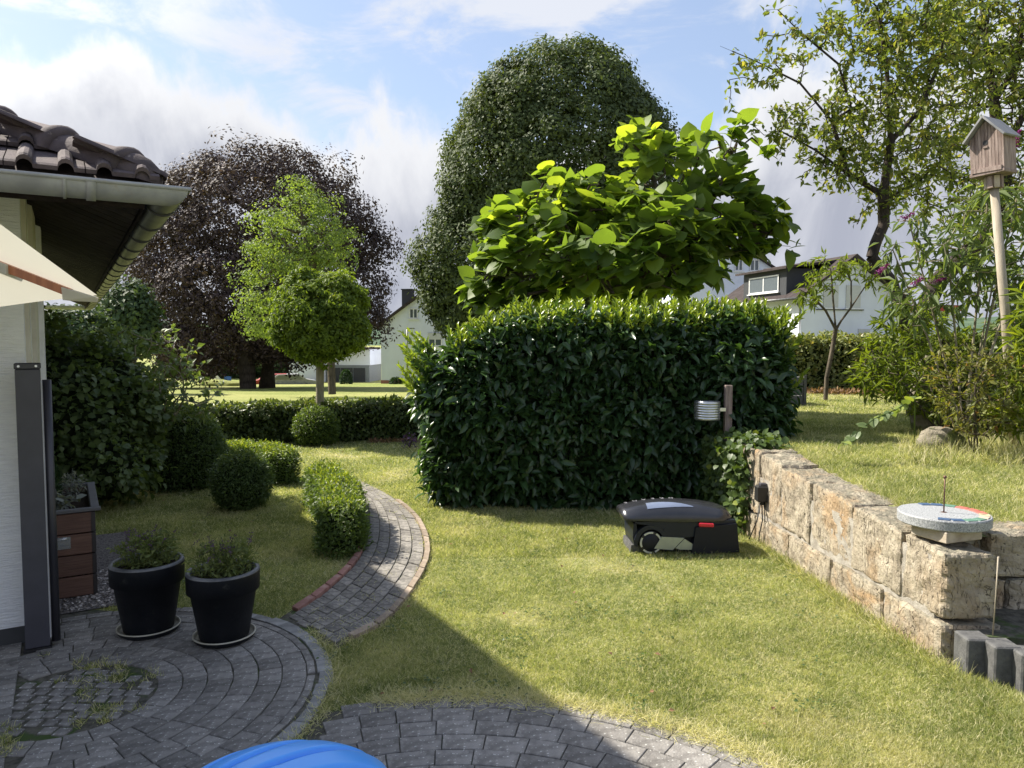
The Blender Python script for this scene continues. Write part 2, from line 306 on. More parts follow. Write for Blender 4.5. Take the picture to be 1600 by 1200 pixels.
# ------------------------------------------------------------------ object helpers
def tag(o, label=None, cat=None, group=None, kind=None):
    if label: o['label'] = label
    if cat: o['category'] = cat
    if group: o['group'] = group
    if kind: o['kind'] = kind
    return o
def empty(name, loc=(0, 0, 0), rz=0, label=None, cat=None, group=None):
    o = bpy.data.objects.new(name, None); COL.objects.link(o); o.location = loc; o.rotation_euler = (0, 0, rz); o.empty_display_size = .1
    return tag(o, label, cat, group)
def link_obj(name, me, parent=None, loc=None, rot=None, scale=None, kind=None):
    o = bpy.data.objects.new(name, me); COL.objects.link(o)
    if parent is not None: o.parent = parent
    if loc is not None: o.location = loc
    if rot is not None: o.rotation_euler = rot
    if scale is not None: o.scale = scale
    if kind: o['kind'] = kind
    return o
class MB:
    def __init__(s): s.v = []; s.f = []; s.sm = []
    def add(s, vs, fs, smooth=False):
        b = len(s.v); s.v += [tuple(x) for x in vs]; s.f += [tuple(b + i for i in f) for f in fs]; s.sm += [smooth] * len(fs); return s
    def box(s, c, d, rz=0, rx=0, ry=0, bev=0):
        m = Euler((rx, ry, rz)).to_matrix(); hx, hy, hz = d[0] / 2, d[1] / 2, d[2] / 2; c = Vector(c)
        if not bev:
            vs = [c + m @ Vector((x, y, z)) for z in (-hz, hz) for x, y in ((-hx, -hy), (hx, -hy), (hx, hy), (-hx, hy))]
            return s.add(vs, [(3, 2, 1, 0), (4, 5, 6, 7), (0, 1, 5, 4), (1, 2, 6, 5), (2, 3, 7, 6), (3, 0, 4, 7)])
        vs = []
        for (z, k) in ((-hz, bev), (-hz + bev, 0), (hz - bev, 0), (hz, bev)):
            vs += [c + m @ Vector((x * (hx - k), y * (hy - k), z)) for x, y in ((-1, -1), (1, -1), (1, 1), (-1, 1))]
        fs = [(3, 2, 1, 0), (12, 13, 14, 15)]
        for l in range(3):
            for i in range(4): fs.append((l * 4 + i, l * 4 + (i + 1) % 4, l * 4 + 4 + (i + 1) % 4, l * 4 + 4 + i))
        return s.add(vs, fs)
    def tube(s, pts, r, n=10, caps=True):
        pts = [Vector(p) for p in pts]; rr = r if isinstance(r, (list, tuple)) else [r] * len(pts)
        vs = []; ref = None
        for i, p in enumerate(pts):
            t = (pts[min(i + 1, len(pts) - 1)] - pts[max(i - 1, 0)]).normalized()
            if ref is None: ref = Vector((0, 0, 1)) if abs(t.z) < .9 else Vector((1, 0, 0))
            a = t.cross(ref).normalized(); b = t.cross(a).normalized(); ref = -b if False else ref
            vs += [p + (a * math.cos(q) + b * math.sin(q)) * rr[i] for q in (2 * math.pi * k / n for k in range(n))]
        fs = [(i * n + k, i * n + (k + 1) % n, (i + 1) * n + (k + 1) % n, (i + 1) * n + k) for i in range(len(pts) - 1) for k in range(n)]
        s.add(vs, fs, True)
        if caps:
            b = len(s.v) - len(vs); s.f += [tuple(b + k for k in range(n))[::-1], tuple(b + (len(pts) - 1) * n + k for k in range(n))]; s.sm += [False, False]
        return s
    def lathe(s, prof, n=32, c=(0, 0, 0), smooth=True):
        vs = [(c[0] + r * math.cos(2 * math.pi * k / n), c[1] + r * math.sin(2 * math.pi * k / n), c[2] + z) for r, z in prof for k in range(n)]
        fs = [(i * n + k, i * n + (k + 1) % n, (i + 1) * n + (k + 1) % n, (i + 1) * n + k) for i in range(len(prof) - 1) for k in range(n)]
        return s.add(vs, fs, smooth)
    def prism(s, poly, a, b, ax='y'):
        """polygon in (x,z) extruded along y from a to b"""
        n = len(poly); vs = [(x, a, z) for x, z in poly] + [(x, b, z) for x, z in poly]
        return s.add(vs, [tuple(range(n)), tuple(range(2 * n - 1, n - 1, -1))] + [(i, i + n, (i + 1) % n + n, (i + 1) % n) for i in range(n)])
    def mesh(s, name, m):
        me = bpy.data.meshes.new(name); me.from_pydata(s.v, [], s.f); me.polygons.foreach_set('use_smooth', s.sm)
        if m: me.materials.append(m)
        bm = bmesh.new(); bm.from_mesh(me); bmesh.ops.recalc_face_normals(bm, faces=bm.faces); bm.to_mesh(me); bm.free(); me.update(); return me
    def obj(s, name, m, parent=None, loc=None, rot=None, kind=None):
        return link_obj(name, s.mesh(name, m), parent, loc, rot, kind=kind)
def npmesh(name, V, F, m, v=None, smooth=False):
    me = bpy.data.meshes.new(name); V = np.asarray(V, np.float32); F = np.asarray(F, np.int32); nf, k = F.shape
    me.vertices.add(len(V)); me.vertices.foreach_set('co', V.ravel())
    me.loops.add(nf * k); me.loops.foreach_set('vertex_index', F.ravel())
    me.polygons.add(nf); me.polygons.foreach_set('loop_start', np.arange(0, nf * k, k, dtype=np.int32))
    try: me.polygons.foreach_set('loop_total', np.full(nf, k, np.int32))
    except Exception: pass
    me.polygons.foreach_set('use_smooth', np.full(nf, smooth))
    if v is not None:
        a = me.attributes.new('v', 'FLOAT', 'POINT'); a.data.foreach_set('value', np.asarray(v, np.float32))
    me.materials.append(m); me.update(calc_edges=True); return me

# leaf templates: verts (x width, y along, z normal) and triangle faces
T_DIAMOND = (np.array([(0, 0, 0), (.36, .5, .05), (0, 1, 0), (-.36, .5, .05)]), np.array([(0, 1, 2), (0, 2, 3)]))
T_LANCE = (np.array([(0, 0, 0), (.5, .4, .10), (0, 1, -.12), (-.5, .4, .10), (0, .45, -.02)]), np.array([(0, 1, 4), (1, 2, 4), (4, 2, 3), (0, 4, 3)]))
T_LAUREL = (np.array([(0, 0, 0), (.5, .3, .10), (.44, .68, .07), (0, 1, -.16), (-.44, .68, .07), (-.5, .3, .10), (0, .5, .0)]), np.array([(0, 1, 6), (1, 2, 6), (2, 3, 6), (3, 4, 6), (4, 5, 6), (5, 0, 6)]))
T_HEART = (np.array([(0, .04, 0), (.30, -.10, .00), (.54, .12, .02), (.56, .40, .01), (.42, .66, -.05), (.20, .84, -.12), (0, 1, -.20), (-.20, .84, -.12), (-.42, .66, -.05), (-.56, .40, .01), (-.54, .12, .02), (-.30, -.10, .00), (0, .38, -.035)]),
           np.array([(i, i + 1, 12) for i in range(11)] + [(11, 0, 12)]))
def frames(D, N):
    D = D / (np.linalg.norm(D, axis=1, keepdims=True) + 1e-9)
    Xv = np.cross(D, N); Xv /= (np.linalg.norm(Xv, axis=1, keepdims=True) + 1e-9); Nn = np.cross(Xv, D)
    return Xv, D, Nn
def leaves(P, D, N, L, Wd, T, v):
    Xv, D, Nn = frames(D, N); tv, tf = T; n, k = len(P), len(tv); L = np.broadcast_to(L, n); Wd = np.broadcast_to(Wd, n)
    V = P[:, None] + Xv[:, None] * (tv[None, :, :1] * Wd[:, None, None]) + D[:, None] * (tv[None, :, 1:2] * L[:, None, None]) + Nn[:, None] * (tv[None, :, 2:3] * L[:, None, None])
    F = (tf[None] + (np.arange(n) * k)[:, None, None]).reshape(-1, 3)
    return V.reshape(-1, 3), F, np.repeat(v, k)
def foliage(parent, P, D, N, L, Wd, T, v, mat, nparts=0, origin=(0, 0, 0), name='leaf', stuff='foliage'):
    """joins leaves in one mesh; the nparts that show largest are objects of their own sharing four meshes"""
    n = len(P); L = np.broadcast_to(np.asarray(L, float), n).copy(); Wd = np.broadcast_to(np.asarray(Wd, float), n).copy(); o = np.array(origin, float)
    keep = np.ones(n, bool)
    if nparts:
        px, py, y = topx(P); vis = (px > -20) & (px < 1620) & (py > -20) & (py < 1220) & (y > .3)
        score = np.where(vis, L / np.maximum(y, .1) , 0) * (1 + .02 * rg.random(n)); idx = np.argsort(-score)[:nparts]; keep[idx] = False
        vb = [.15, .45, .7, .97]; tm = [npmesh(name, T[0] * 1.0, T[1], mat, np.full(len(T[0]), x), len(T[0]) > 5) for x in vb]
        Xv, Dn, Nn = frames(D[idx], N[idx])
        for j, i in enumerate(idx):
            me = tm[int(np.argmin([abs(v[i] - x) for x in vb]))]
            ob = bpy.data.objects.new(name, me); COL.objects.link(ob); ob.parent = parent
            p = P[i] - o
            mx = Matrix(((Xv[j][0] * Wd[i], Dn[j][0] * L[i], Nn[j][0] * L[i], p[0]), (Xv[j][1] * Wd[i], Dn[j][1] * L[i], Nn[j][1] * L[i], p[1]), (Xv[j][2] * Wd[i], Dn[j][2] * L[i], Nn[j][2] * L[i], p[2]), (0, 0, 0, 1)))
            ob.matrix_local = mx
    V, F, vv = leaves(P[keep], D[keep], N[keep], L[keep], Wd[keep], T, v[keep])
    return link_obj(stuff, npmesh(stuff, V - o, F, mat, vv, len(T[0]) > 5), parent, kind='stuff')
def runit(n):
    a = rg.normal(size=(n, 3)); return a / np.linalg.norm(a, axis=1, keepdims=True)

def bumpy(P, s=2.5, a=.06):
    return np.array([a * noise.noise(Vector(p) * s) for p in P])
# tree skeleton -----------------------------------------------------
def resample(poly, step):
    out = [Vector(poly[0])]
    for a, b in zip(poly[:-1], poly[1:]):
        a, b = Vector(a), Vector(b); k = max(1, int((b - a).length / step)); out += [a.lerp(b, (i + 1) / k) for i in range(k)]
    return out
def grow(limbs, attr, step=.2, rroot=.1, rtip=.004, jit=.12, sag=0.0, pen=.08, expo=.5):
    pos = np.zeros((60000, 3)); par = np.full(60000, -1, int); dep = np.zeros(60000); n = 0; limbflag = np.zeros(60000, bool)
    for li, poly in enumerate(limbs):
        pts = resample(poly, step)
        if li == 0: prev = -1
        else: prev = int(np.argmin(((pos[:n] - np.array(pts[0])) ** 2).sum(1))); pts = pts[1:] if (Vector(pos[prev]) - pts[0]).length < step * .5 else pts
        for p in pts:
            pos[n] = p; par[n] = prev; dep[n] = 0 if prev < 0 else dep[prev] + np.linalg.norm(pos[n] - pos[prev]); limbflag[n] = True; prev = n; n += 1
    attr = np.asarray(attr); A = pos[:n].copy()
    dd = np.array([((A - a) ** 2).sum(1).min() for a in attr]); order = np.argsort(dd); d0 = dep[:n].min()
    for ai in order:
        a = attr[ai]; d = np.sqrt(((pos[:n] - a) ** 2).sum(1)); c = int(np.argmin(d + pen * dep[:n])); L = d[c]
        if L < step * .3: continue
        k = max(1, int(round(L / step))); s0 = pos[c].copy(); prev = c
        for i in range(1, k + 1):
            f = i / k; q = s0 * (1 - f) + a * f; q[2] -= sag * L * 4 * f * (1 - f)
            if i < k: q += rg.normal(size=3) * jit * L / k * .6
            pos[n] = q; par[n] = prev; dep[n] = dep[prev] + L / k; prev = n; n += 1
            if n > 59990: break
        if n > 59990: break
    pos, par, limb = pos[:n], par[:n], limbflag[:n]
    cnt = np.zeros(n); haschild = np.zeros(n, bool); haschild[par[par >= 0]] = True; cnt[~haschild] = 1
    for i in range(n - 1, 0, -1):
        if par[i] >= 0: cnt[par[i]] += cnt[i]
    r = rtip + (rroot - rtip) * (cnt / cnt.max()) ** expo
    r[~haschild] = rtip * .5
    return pos, par, r, limb
def tubes(pos, par, r, k=6, rmin=0.0):
    i = np.where((par >= 0) & (np.maximum(r, 0) > rmin))[0]; a, b = pos[par[i]], pos[i]; ra, rb = r[par[i]], r[i]; ra = np.minimum(ra, rb * 1.35)
    D = b - a; Ln = np.linalg.norm(D, axis=1, keepdims=True) + 1e-9; D = D / Ln; b = b + D * rb[:, None] * .25
    ref = np.where(np.abs(D[:, 2:3]) > .9, np.array([[1., 0, 0]]), np.array([[0, 0, 1.]]))
    X1 = np.cross(D, ref); X1 /= np.linalg.norm(X1, axis=1, keepdims=True); X2 = np.cross(D, X1)
    th = np.arange(k) * 2 * math.pi / k; ring = X1[:, None] * np.cos(th)[None, :, None] + X2[:, None] * np.sin(th)[None, :, None]
    V = np.concatenate([a[:, None] + ring * ra[:, None, None], b[:, None] + ring * rb[:, None, None]], 1)
    q = np.arange(k); f = np.stack([q, (q + 1) % k, (q + 1) % k + k, q + k], 1)
    F = (f[None] + (np.arange(len(i)) * 2 * k)[:, None, None]).reshape(-1, 4)
    return V.reshape(-1, 3), F
def ell_surface(ells, n, lo=.72, hi=1.0, inside=.8):
    """random points near the skin of a union of ellipsoids (cx,cy,cz,rx,ry,rz)"""
    E = np.array(ells, float); wgt = (E[:, 3] * E[:, 5] + E[:, 3] * E[:, 4]); wgt /= wgt.sum(); out = []; nrm = []; tot = 0
    while tot < n:
        k = rg.choice(len(E), size=n, p=wgt); u = runit(n); s = lo + (hi - lo) * rg.random(n) ** .6
        p = E[k, :3] + u * E[k, 3:] * s[:, None]; ok = np.ones(n, bool)
        for j in range(len(E)):
            q = (((p - E[j, :3]) / E[j, 3:]) ** 2).sum(1) < inside ** 2 * 1.0
            ok &= ~(q & (k != j))
        nn = u / E[k, 3:]; nn /= np.linalg.norm(nn, axis=1, keepdims=True)
        out.append(p[ok]); nrm.append(nn[ok]); tot += ok.sum()
    return np.concatenate(out)[:n], np.concatenate(nrm)[:n]
def ell_inner(ells, n, lo=0, hi=.8):
    E = np.array(ells, float); wgt = E[:, 3] * E[:, 4] * E[:, 5]; wgt /= wgt.sum(); k = rg.choice(len(E), size=n, p=wgt)
    return E[k, :3] + runit(n) * E[k, 3:] * (lo + (hi - lo) * rg.random(n)[:, None] ** .4)

def crown_tree(name, label, cat, base, ells, mat, bark, nclump, per, csize, leaf, trunk_r, wd=.75, droop=0.0, group=None, up=.4, lo=.7, limbs=None, core=True, T=T_DIAMOND, nat=70, vb=0.0, rough=.22, gap=-.45):
    root = empty(name, base, 0, label, cat, group); o = np.array(base, float)
    C, Nn = ell_surface(ells, nclump, lo); rr_ = float(np.mean(np.array(ells)[:, 3])); C = C + Nn * bumpy(C, 1.6 / rr_, rough * rr_)[:, None] + Nn * bumpy(C + 9.1, 4.5 / rr_, rough * .5 * rr_)[:, None]; kk_ = bumpy(C + 3.3, 5.0 / rr_, 1.0) > gap; C, Nn = C[kk_], Nn[kk_]; nclump = len(C)
    NN = np.repeat(Nn, per, 0); cs_ = np.repeat(csize * (.7 + .9 * rg.random(nclump)), per)[:, None]
    U0 = runit(nclump * per) + NN * .55; U0 /= np.linalg.norm(U0, axis=1, keepdims=True); P = np.repeat(C, per, 0) + U0 * cs_ * (.55 + .75 * rg.random((nclump * per, 1))) * np.array([1, 1, .8])
    cv_ = np.repeat(rg.random(nclump), per)
    N = U0 * .9 + NN * .35 + runit(len(P)) * .45 + np.array([0, 0, up * .6]); D = np.cross(N, rg.normal(size=P.shape)); D = D / np.linalg.norm(D, axis=1, keepdims=True) + np.array([0, 0, -droop]) + U0 * .25
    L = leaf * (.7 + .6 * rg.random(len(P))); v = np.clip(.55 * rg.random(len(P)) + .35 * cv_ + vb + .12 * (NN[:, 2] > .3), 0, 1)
    foliage(root, P, D, N, L, L * wd, T, v, mat, 0, base)
    limbs = limbs or [[base, Vector(base).lerp(Vector(np.array(ells)[:, :3].mean(0)), .55)]]
    A = ell_inner(ells, nat, .3, .85); pos, par, r, lb = grow(limbs, A, .5, trunk_r, trunk_r * .06, .1)
    V, F = tubes(pos, par, r, 8); link_obj('trunk', npmesh('trunk', V - o, F, bark, smooth=True), root)
    return root, C

# ------------------------------------------------------------------ terrain
def zlow(x, y):
    t = np.clip((y - 12.5) / 51.5, 0, 1); z = -2.15 * t
    return z
def WX(y): return 2.06 - (y - 3.46) * .0737                 # face of the stone wall
def zup(x, y):
    z = .53 + .062 * np.clip(y - 3.5, 0, 2.3)
    z = z - .03 * np.clip((y - 6) / 7, 0, 1)
    ramp = np.clip((x / np.maximum(y, .1) - .02) / .27, 0, 1); ramp = ramp * ramp * (3 - 2 * ramp)
    far = np.clip((y - 13) / 30, 0, 1) * .35
    k = np.where(y < 6.95, 1.0, ramp)
    zl = zlow(x, y) - .03
    return np.where(y < 6.95, z, zl + (z + far - zl) * k)
def sheet(name, xs, ys, zf, mat, mask=None):
    nx, ny = len(xs), len(ys); XX, YY = np.meshgrid(xs, ys); V = np.stack([XX, YY, zf(XX, YY)], -1).reshape(-1, 3)
    i = np.arange(ny - 1)[:, None] * nx + np.arange(nx - 1)[None]; F = np.stack([i, i + 1, i + nx + 1, i + nx], -1).reshape(-1, 4)
    if mask is not None:
        c = V[F].mean(1); F = F[mask(c[:, 0], c[:, 1])]
    return link_obj(name, npmesh(name, V, F, mat, smooth=True), kind='structure')
ys = np.concatenate([np.linspace(-12, 13, 60), np.geomspace(13.5, 60, 30), np.geomspace(64, 900, 14)])
xs = np.concatenate([-np.geomspace(900, 16, 18), np.linspace(-14, 14, 50), np.geomspace(16, 900, 18)])
near = lambda x, y: y < 13
lawn_o = sheet('lawn', np.linspace(-16, 16, 60), np.linspace(-12, 12.4, 60), lambda x, y: 0 * x, M['lawn'])
lawn_o['label'] = 'short green and straw coloured lawn around the stone path'
def zfar(x, y): return zlow(x, y) - .004 + .6 * np.clip((y - 200) / 600, 0, 1)
def tfar(x, y): return zfar(x, y) - np.where(y < 11.5, .3, 0)
fo = sheet('meadow', xs, ys, tfar, M['field']); fo['label'] = 'open grass slope between the garden hedge and the far houses'
# upper garden: left border follows the wall, then the ramp hidden by the laurel hedge
yu = np.concatenate([np.linspace(3.74, 6.94, 18), np.linspace(6.96, 14, 24), np.geomspace(15, 70, 14)]); tu = np.concatenate([np.linspace(0, 1, 30) ** 1.6])
Yg, Tg = np.meshgrid(yu, tu, indexing='ij'); x0 = np.where(Yg < 6.95, WX(Yg) + .22, -.02 * Yg + .0); Xg = x0 + Tg * (np.maximum(14, Yg * 1.4))
Vu = np.stack([Xg, Yg, zup(Xg, Yg)], -1).reshape(-1, 3); nx = len(tu); i = np.arange(len(yu) - 1)[:, None] * nx + np.arange(nx - 1)[None]
uo = link_obj('upper_lawn', npmesh('upper_lawn', Vu, np.stack([i, i + 1, i + nx + 1, i + nx], -1).reshape(-1, 4), M['lawn'], smooth=True), kind='structure')
uo['label'] = 'raised lawn behind the sandstone retaining wall'
# earth ledge between palisades and the short wall leg
led = MB(); led.add([(2.10, 3.40, .17), (6, 2.75, .17), (6, 3.9, .19), (2.10, 3.9, .19), (2.10, 3.40, -.1), (6, 2.75, -.1)], [(0, 1, 2, 3), (0, 4, 5, 1)]); lo_ = led.obj('earth_ledge', M['bedding'], kind='structure')
# hills on the horizon
def hills():
    n = 160; V = []; F = []
    for j, (rad, hs) in enumerate(((500, 0), (640, .62), (800, 1))):
        for k in range(n + 1):
            a = -math.pi * .75 + 1.5 * math.pi * k / n; h = 22 + 16 * noise.noise(Vector((a * 2.2, 3.1, 0))) + 5 * noise.noise(Vector((a * 9, 0, 1)))+ 12 * max(0, math.sin(a * .9))
            V.append((rad * math.sin(a), rad * math.cos(a), -3 + h * hs))
    for j in range(2):
        for k in range(n): b = j * (n + 1) + k; F.append((b, b + 1, b + n + 2, b + n + 1))
    return link_obj('hills', npmesh('hills', V, F, M['hill'], smooth=True), kind='structure')
hills()

# ------------------------------------------------------------------ region tests
PA, RA = np.array([-1.90, 3.10]), 1.10
PB, RB = np.array([-.20, 1.60]), 1.53
LP = [G(*p) for p in ((425, 975), (470, 945), (500, 925), (548, 880), (566, 840), (570, 800), (560, 771), (535, 757), (505, 748), (475, 742))]
RP = [G(*p) for p in ((524, 1016), (575, 990), (607, 972), (652, 915), (672, 862), (655, 812), (612, 776), (575, 757), (540, 742), (505, 733))]
def crv(pts, n):
    pts = [Vector(p) for p in pts]; P = [pts[0] * 2 - pts[1]] + pts + [pts[-1] * 2 - pts[-2]]; out = []
    for k in range(n):
        t = k / (n - 1) * (len(pts) - 1); i = min(int(t), len(pts) - 2); f = t - i; a, b, c, d = P[i:i + 4]
        out.append(.5 * ((2 * b) + (c - a) * f + (2 * a - 5 * b + 4 * c - d) * f * f + (3 * b - a - 3 * c + d) * f ** 3))
    return out
NL = 52
LC, RC = crv(LP, NL), crv(RP, NL)
def inpoly(x, y, poly):
    c = np.zeros(x.shape, bool); n = len(poly)
    for i in range(n):
        x1, y1 = poly[i][0], poly[i][1]; x2, y2 = poly[i - 1][0], poly[i - 1][1]
        if y1 == y2: continue
        c ^= ((y1 > y) != (y2 > y)) & (x < (x2 - x1) * (y - y1) / (y2 - y1) + x1)
    return c
PATHPOLY = [(p.x, p.y) for p in LC] + [(p.x, p.y) for p in reversed(RC)]
U = Vector((-.515, .857, 0)); VV = Vector((-.857, -.515, 0)); WC = Vector((-2.46, 3.74, 0)); EC = Vector((-1.515, 3.31, 0))
BEDPOLY = [tuple((WC + U * a + VV * b)[:2]) for a, b in ((.35, -.62), (2.2, -.55), (2.2, 1), (.35, 1))]   # gravel bed by planter
WESTPOLY = [(-2.0, 4.10), (-2.75, 4.25), (-2.98, 4.2), (-4.4, 3.3), (-4.4, 1.5), (-1.6, 1.5), (-1.9, 3.0)]
def paved(x, y, g=0.0):
    a = (x - PA[0]) ** 2 + (y - PA[1]) ** 2 < (RA - g) ** 2; b = (x - PB[0]) ** 2 + (y - PB[1]) ** 2 < (RB - g * 1.0) ** 2
    return a | b | inpoly(x, y, PATHPOLY) | inpoly(x, y, WESTPOLY)

# ------------------------------------------------------------------ paving
def quadblock(c4, top, bot, bev=.0032):
    """a paving stone from four ground corners (counter-clockwise) with a worn bevel; origin at its centre"""
    c = sum((Vector((p[0], p[1], 0)) for p in c4), Vector()) / 4; q = [Vector((p[0], p[1], 0)) - c for p in c4]
    b = MB(); vs = [(p.x, p.y, bot) for p in q] + [(p.x, p.y, top - bev * .8) for p in q] + [(p.x * (1 - bev / max(.02, p.length)), p.y * (1 - bev / max(.02, p.length)), top) for p in q]
    fs = [(8, 9, 10, 11)] + [(l * 4 + i, l * 4 + (i + 1) % 4, l * 4 + 4 + (i + 1) % 4, l * 4 + 4 + i) for l in range(2) for i in range(4)]
    b.add(vs, fs); return b, c
def place_block(parent, c4, name, mat, top=.012, bot=-.03, jz=.0018, tilt=.008, stuffmb=None):
    b, c = quadblock(c4, top, bot); z = random.uniform(-jz, jz)
    o = b.obj(name, mat, parent, (c.x, c.y, z), (random.uniform(-tilt, tilt), random.uniform(-tilt, tilt), 0)); return o
def flat_disc(name, c, r, z, mat, n=72, label=None, poly=None):
    pts = poly or [(c[0] + r * math.cos(2 * math.pi * k / n), c[1] + r * math.sin(2 * math.pi * k / n)) for k in range(n)]
    b = MB(); b.add([(x, y, z) for x, y in pts], [tuple(range(len(pts)))]); o = b.obj(name, mat, kind='structure')
    if label: o['label'] = label
    return o
patioA = flat_disc('round_patio', PA, RA, .004, M['bedding'], label='round patio of dark grey setts laid in rings beside the house')
def visible(x, y, z=0): 
    px, py, d = topx(np.array([[x, y, z]])); return d[0] > .3 and -60 < px[0] < 1660 and py[0] < 1290
def ring_sector(c, r0, r1, a0, a1, g=.002):
    ga0, ga1 = g / r0, g / r1
    f = lambda r, a: (c[0] + r * math.cos(a), c[1] + r * math.sin(a))
    return [f(r0 + g, a0 + ga0), f(r1 - g, a0 + ga1), f(r1 - g, a1 - ga1), f(r0 + g, a1 - ga0)]
def westside(x, y): return (Vector((x, y, 0)) - Vector((-2.14, 3.1, 0))).dot(Vector((-.857, -.515, 0))) > 0
rad = .34
while rad < 1.0:
    w_ = random.choice((.098, .104, .11)); r1 = min(rad + w_, 1.02); a = random.uniform(0, .3); end = a + 2 * math.pi
    while a < end - .05:
        da = random.uniform(.13, .165) / r1 if rad > .5 else random.uniform(.10, .13) / r1; da = min(da, end - a); m = a + da / 2
        x, y = PA[0] + (rad + .05) * math.cos(m), PA[1] + (rad + .05) * math.sin(m)
        if visible(x, y) and not westside(x, y): place_block(patioA, ring_sector(PA, rad, r1, a, a + da), 'sett', M['paver'])
        a += da
    rad = r1
a = -1.2
while a < 2.6:
    da = random.uniform(.10, .14) / 1.09
    x, y = PA[0] + 1.06 * math.cos(a + da / 2), PA[1] + 1.06 * math.sin(a + da / 2)
    if visible(x, y): place_block(patioA, ring_sector(PA, 1.026 + random.uniform(0, .01), 1.10 + random.uniform(-.012, .006), a, a + da), *(('edge_stone', M['edgestone']) if -.75 < a < 1.25 else ('sett', M['paver'])), tilt=.03)
    a += da
# small cobbles in the middle of the rings
for iy in range(-5, 6):
    for ix in range(-5, 6):
        s = .066; x, y = PA[0] + ix * s + random.uniform(-.01, .01) + (iy % 2) * .03, PA[1] + iy * s + random.uniform(-.01, .01)
        if (x - PA[0]) ** 2 + (y - PA[1]) ** 2 < .305 ** 2 and not westside(x, y) and random.random() < .88:
            h = .028; q = [(x + sx * h * random.uniform(.75, 1.05), y + sy * h * random.uniform(.75, 1.05)) for sx, sy in ((-1, -1), (1, -1), (1, 1), (-1, 1))]
            place_block(patioA, q, 'cobble', M['paver'], top=.011, tilt=.06)
# straight rows beside the house wall
west = flat_disc('house_paving', None, 0, .0005, M['bedding'], poly=WESTPOLY, label='straight rows of grey setts between the patio rings and the white house wall')
o_ = Vector((-2.14, 3.1, 0)) - U * 1.6
for row in range(11):
    t = 0; wrow = .112; off = random.uniform(0, .12); mt = M['paver_dark'] if row in (2, 3) else M['paver']
    while t < 3.2:
        ln = random.uniform(.12, .17) if row != 0 else random.uniform(.1, .13)
        p0 = o_ + VV * (row * wrow) + U * (t + off); q = [p0 + VV * .004 + U * .004, p0 + U * (ln - .004) + VV * .004, p0 + VV * (wrow - .004) + U * (ln - .004), p0 + VV * (wrow - .004) + U * .004]
        c = sum(q, Vector()) / 4; t += ln
        if visible(c.x, c.y) and inpoly(np.array([c.x]), np.array([c.y]), WESTPOLY)[0] and (c - WC).dot(U) < (.9 if (c-WC).dot(VV) < -.05 else -.03): place_block(west, q[::-1], 'sett', mt)
# second round patio at the camera's feet
patioB = flat_disc('front_patio', PB, RB, .002, M['bedding'], label='dark sett paving with a curved edge in front of the lawn')
rad = RB
while rad > .95:
    w_ = random.choice((.10, .106)); r0 = rad - w_; a = random.uniform(0, .2); end = a + 2 * math.pi
    while a < end - .05:
        da = min(random.uniform(.145, .185) / rad, end - a); m = a + da / 2; x, y = PB[0] + (rad - .05) * math.cos(m), PB[1] + (rad - .05) * math.sin(m); a += da
        if visible(x, y) and (x - PA[0]) ** 2 + (y - PA[1]) ** 2 > 1.17 ** 2: place_block(patioB, ring_sector(PB, r0, rad, a - da, a), 'sett', M['paver'])
    rad = r0
# the winding path
pathb = MB(); n = NL
pathb.add([(p.x, p.y, .003) for p in LC] + [(p.x, p.y, .003) for p in RC], [(i, i + n, i + n + 1, i + 1) for i in range(n - 1)])
path = pathb.obj('garden_path', M['bedding'], kind='structure'); path['label'] = 'curved path of weathered grey setts winding round the box hedge'
NR = 50; LR, RR = crv(LP, NR), crv(RP, NR)
for r_ in range(NR - 1):
    cols = 5; sh = 0
    for c_ in range(cols):
        j = .03; f0, f1 = .085 + .83 * c_ / cols, .085 + .83 * (c_ + 1) / cols; off = (.5 if c_ % 2 else 0)
        def pt(f, rr):
            rr = min(max(rr, 0), NR - 1); i0 = min(int(rr), NR - 2); g = rr - i0
            return LR[i0].lerp(LR[i0 + 1], g).lerp(RR[i0].lerp(RR[i0 + 1], g), f)
        k = .03; kf = .006
        q = [pt(f0 + kf, r_ + off + k), pt(f1 - kf, r_ + off + k), pt(f1 - kf, r_ + 1 + off - k), pt(f0 + kf, r_ + 1 + off - k)]
        if (q[3] - q[0]).length < .02: continue
        if (q[0] - Vector((*PA, 0))).length < 1.11: continue
        place_block(path, q, 'sett', M['paver_path'], top=.012, jz=.003, tilt=.018)
def edge_run(side, other, i0, i1, wd, ln, mat, name):
    pts = crv(side, 400); i = int(i0 * 399); 
    while i < int(i1 * 399):
        j = i
        while j < 399 and (pts[j] - pts[i]).length < ln: j += 1
        if j >= 399: break
        inw = (Vector(crv(other, 400)[i]) - pts[i]).normalized() if i % 1 == 0 else None
        a, b = pts[i].lerp(pts[j], .03), pts[i].lerp(pts[j], .97); q = [a, b, b + inw * wd, a + inw * wd]
        ar = sum(q[k].x * q[(k + 1) % 4].y - q[(k + 1) % 4].x * q[k].y for k in range(4)); q = q if ar > 0 else q[::-1]
        if (a - Vector((*PA, 0))).length > 1.12: place_block(path, q, name, mat, top=.03, tilt=.03)
        i = j
edge_run(LP, RP, 0.0, .42, .06, .2, M['redbrick'], 'edging_brick')
edge_run(RP, LP, 0.06, .62, .05, .19, M['sandbrick'], 'edging_brick')
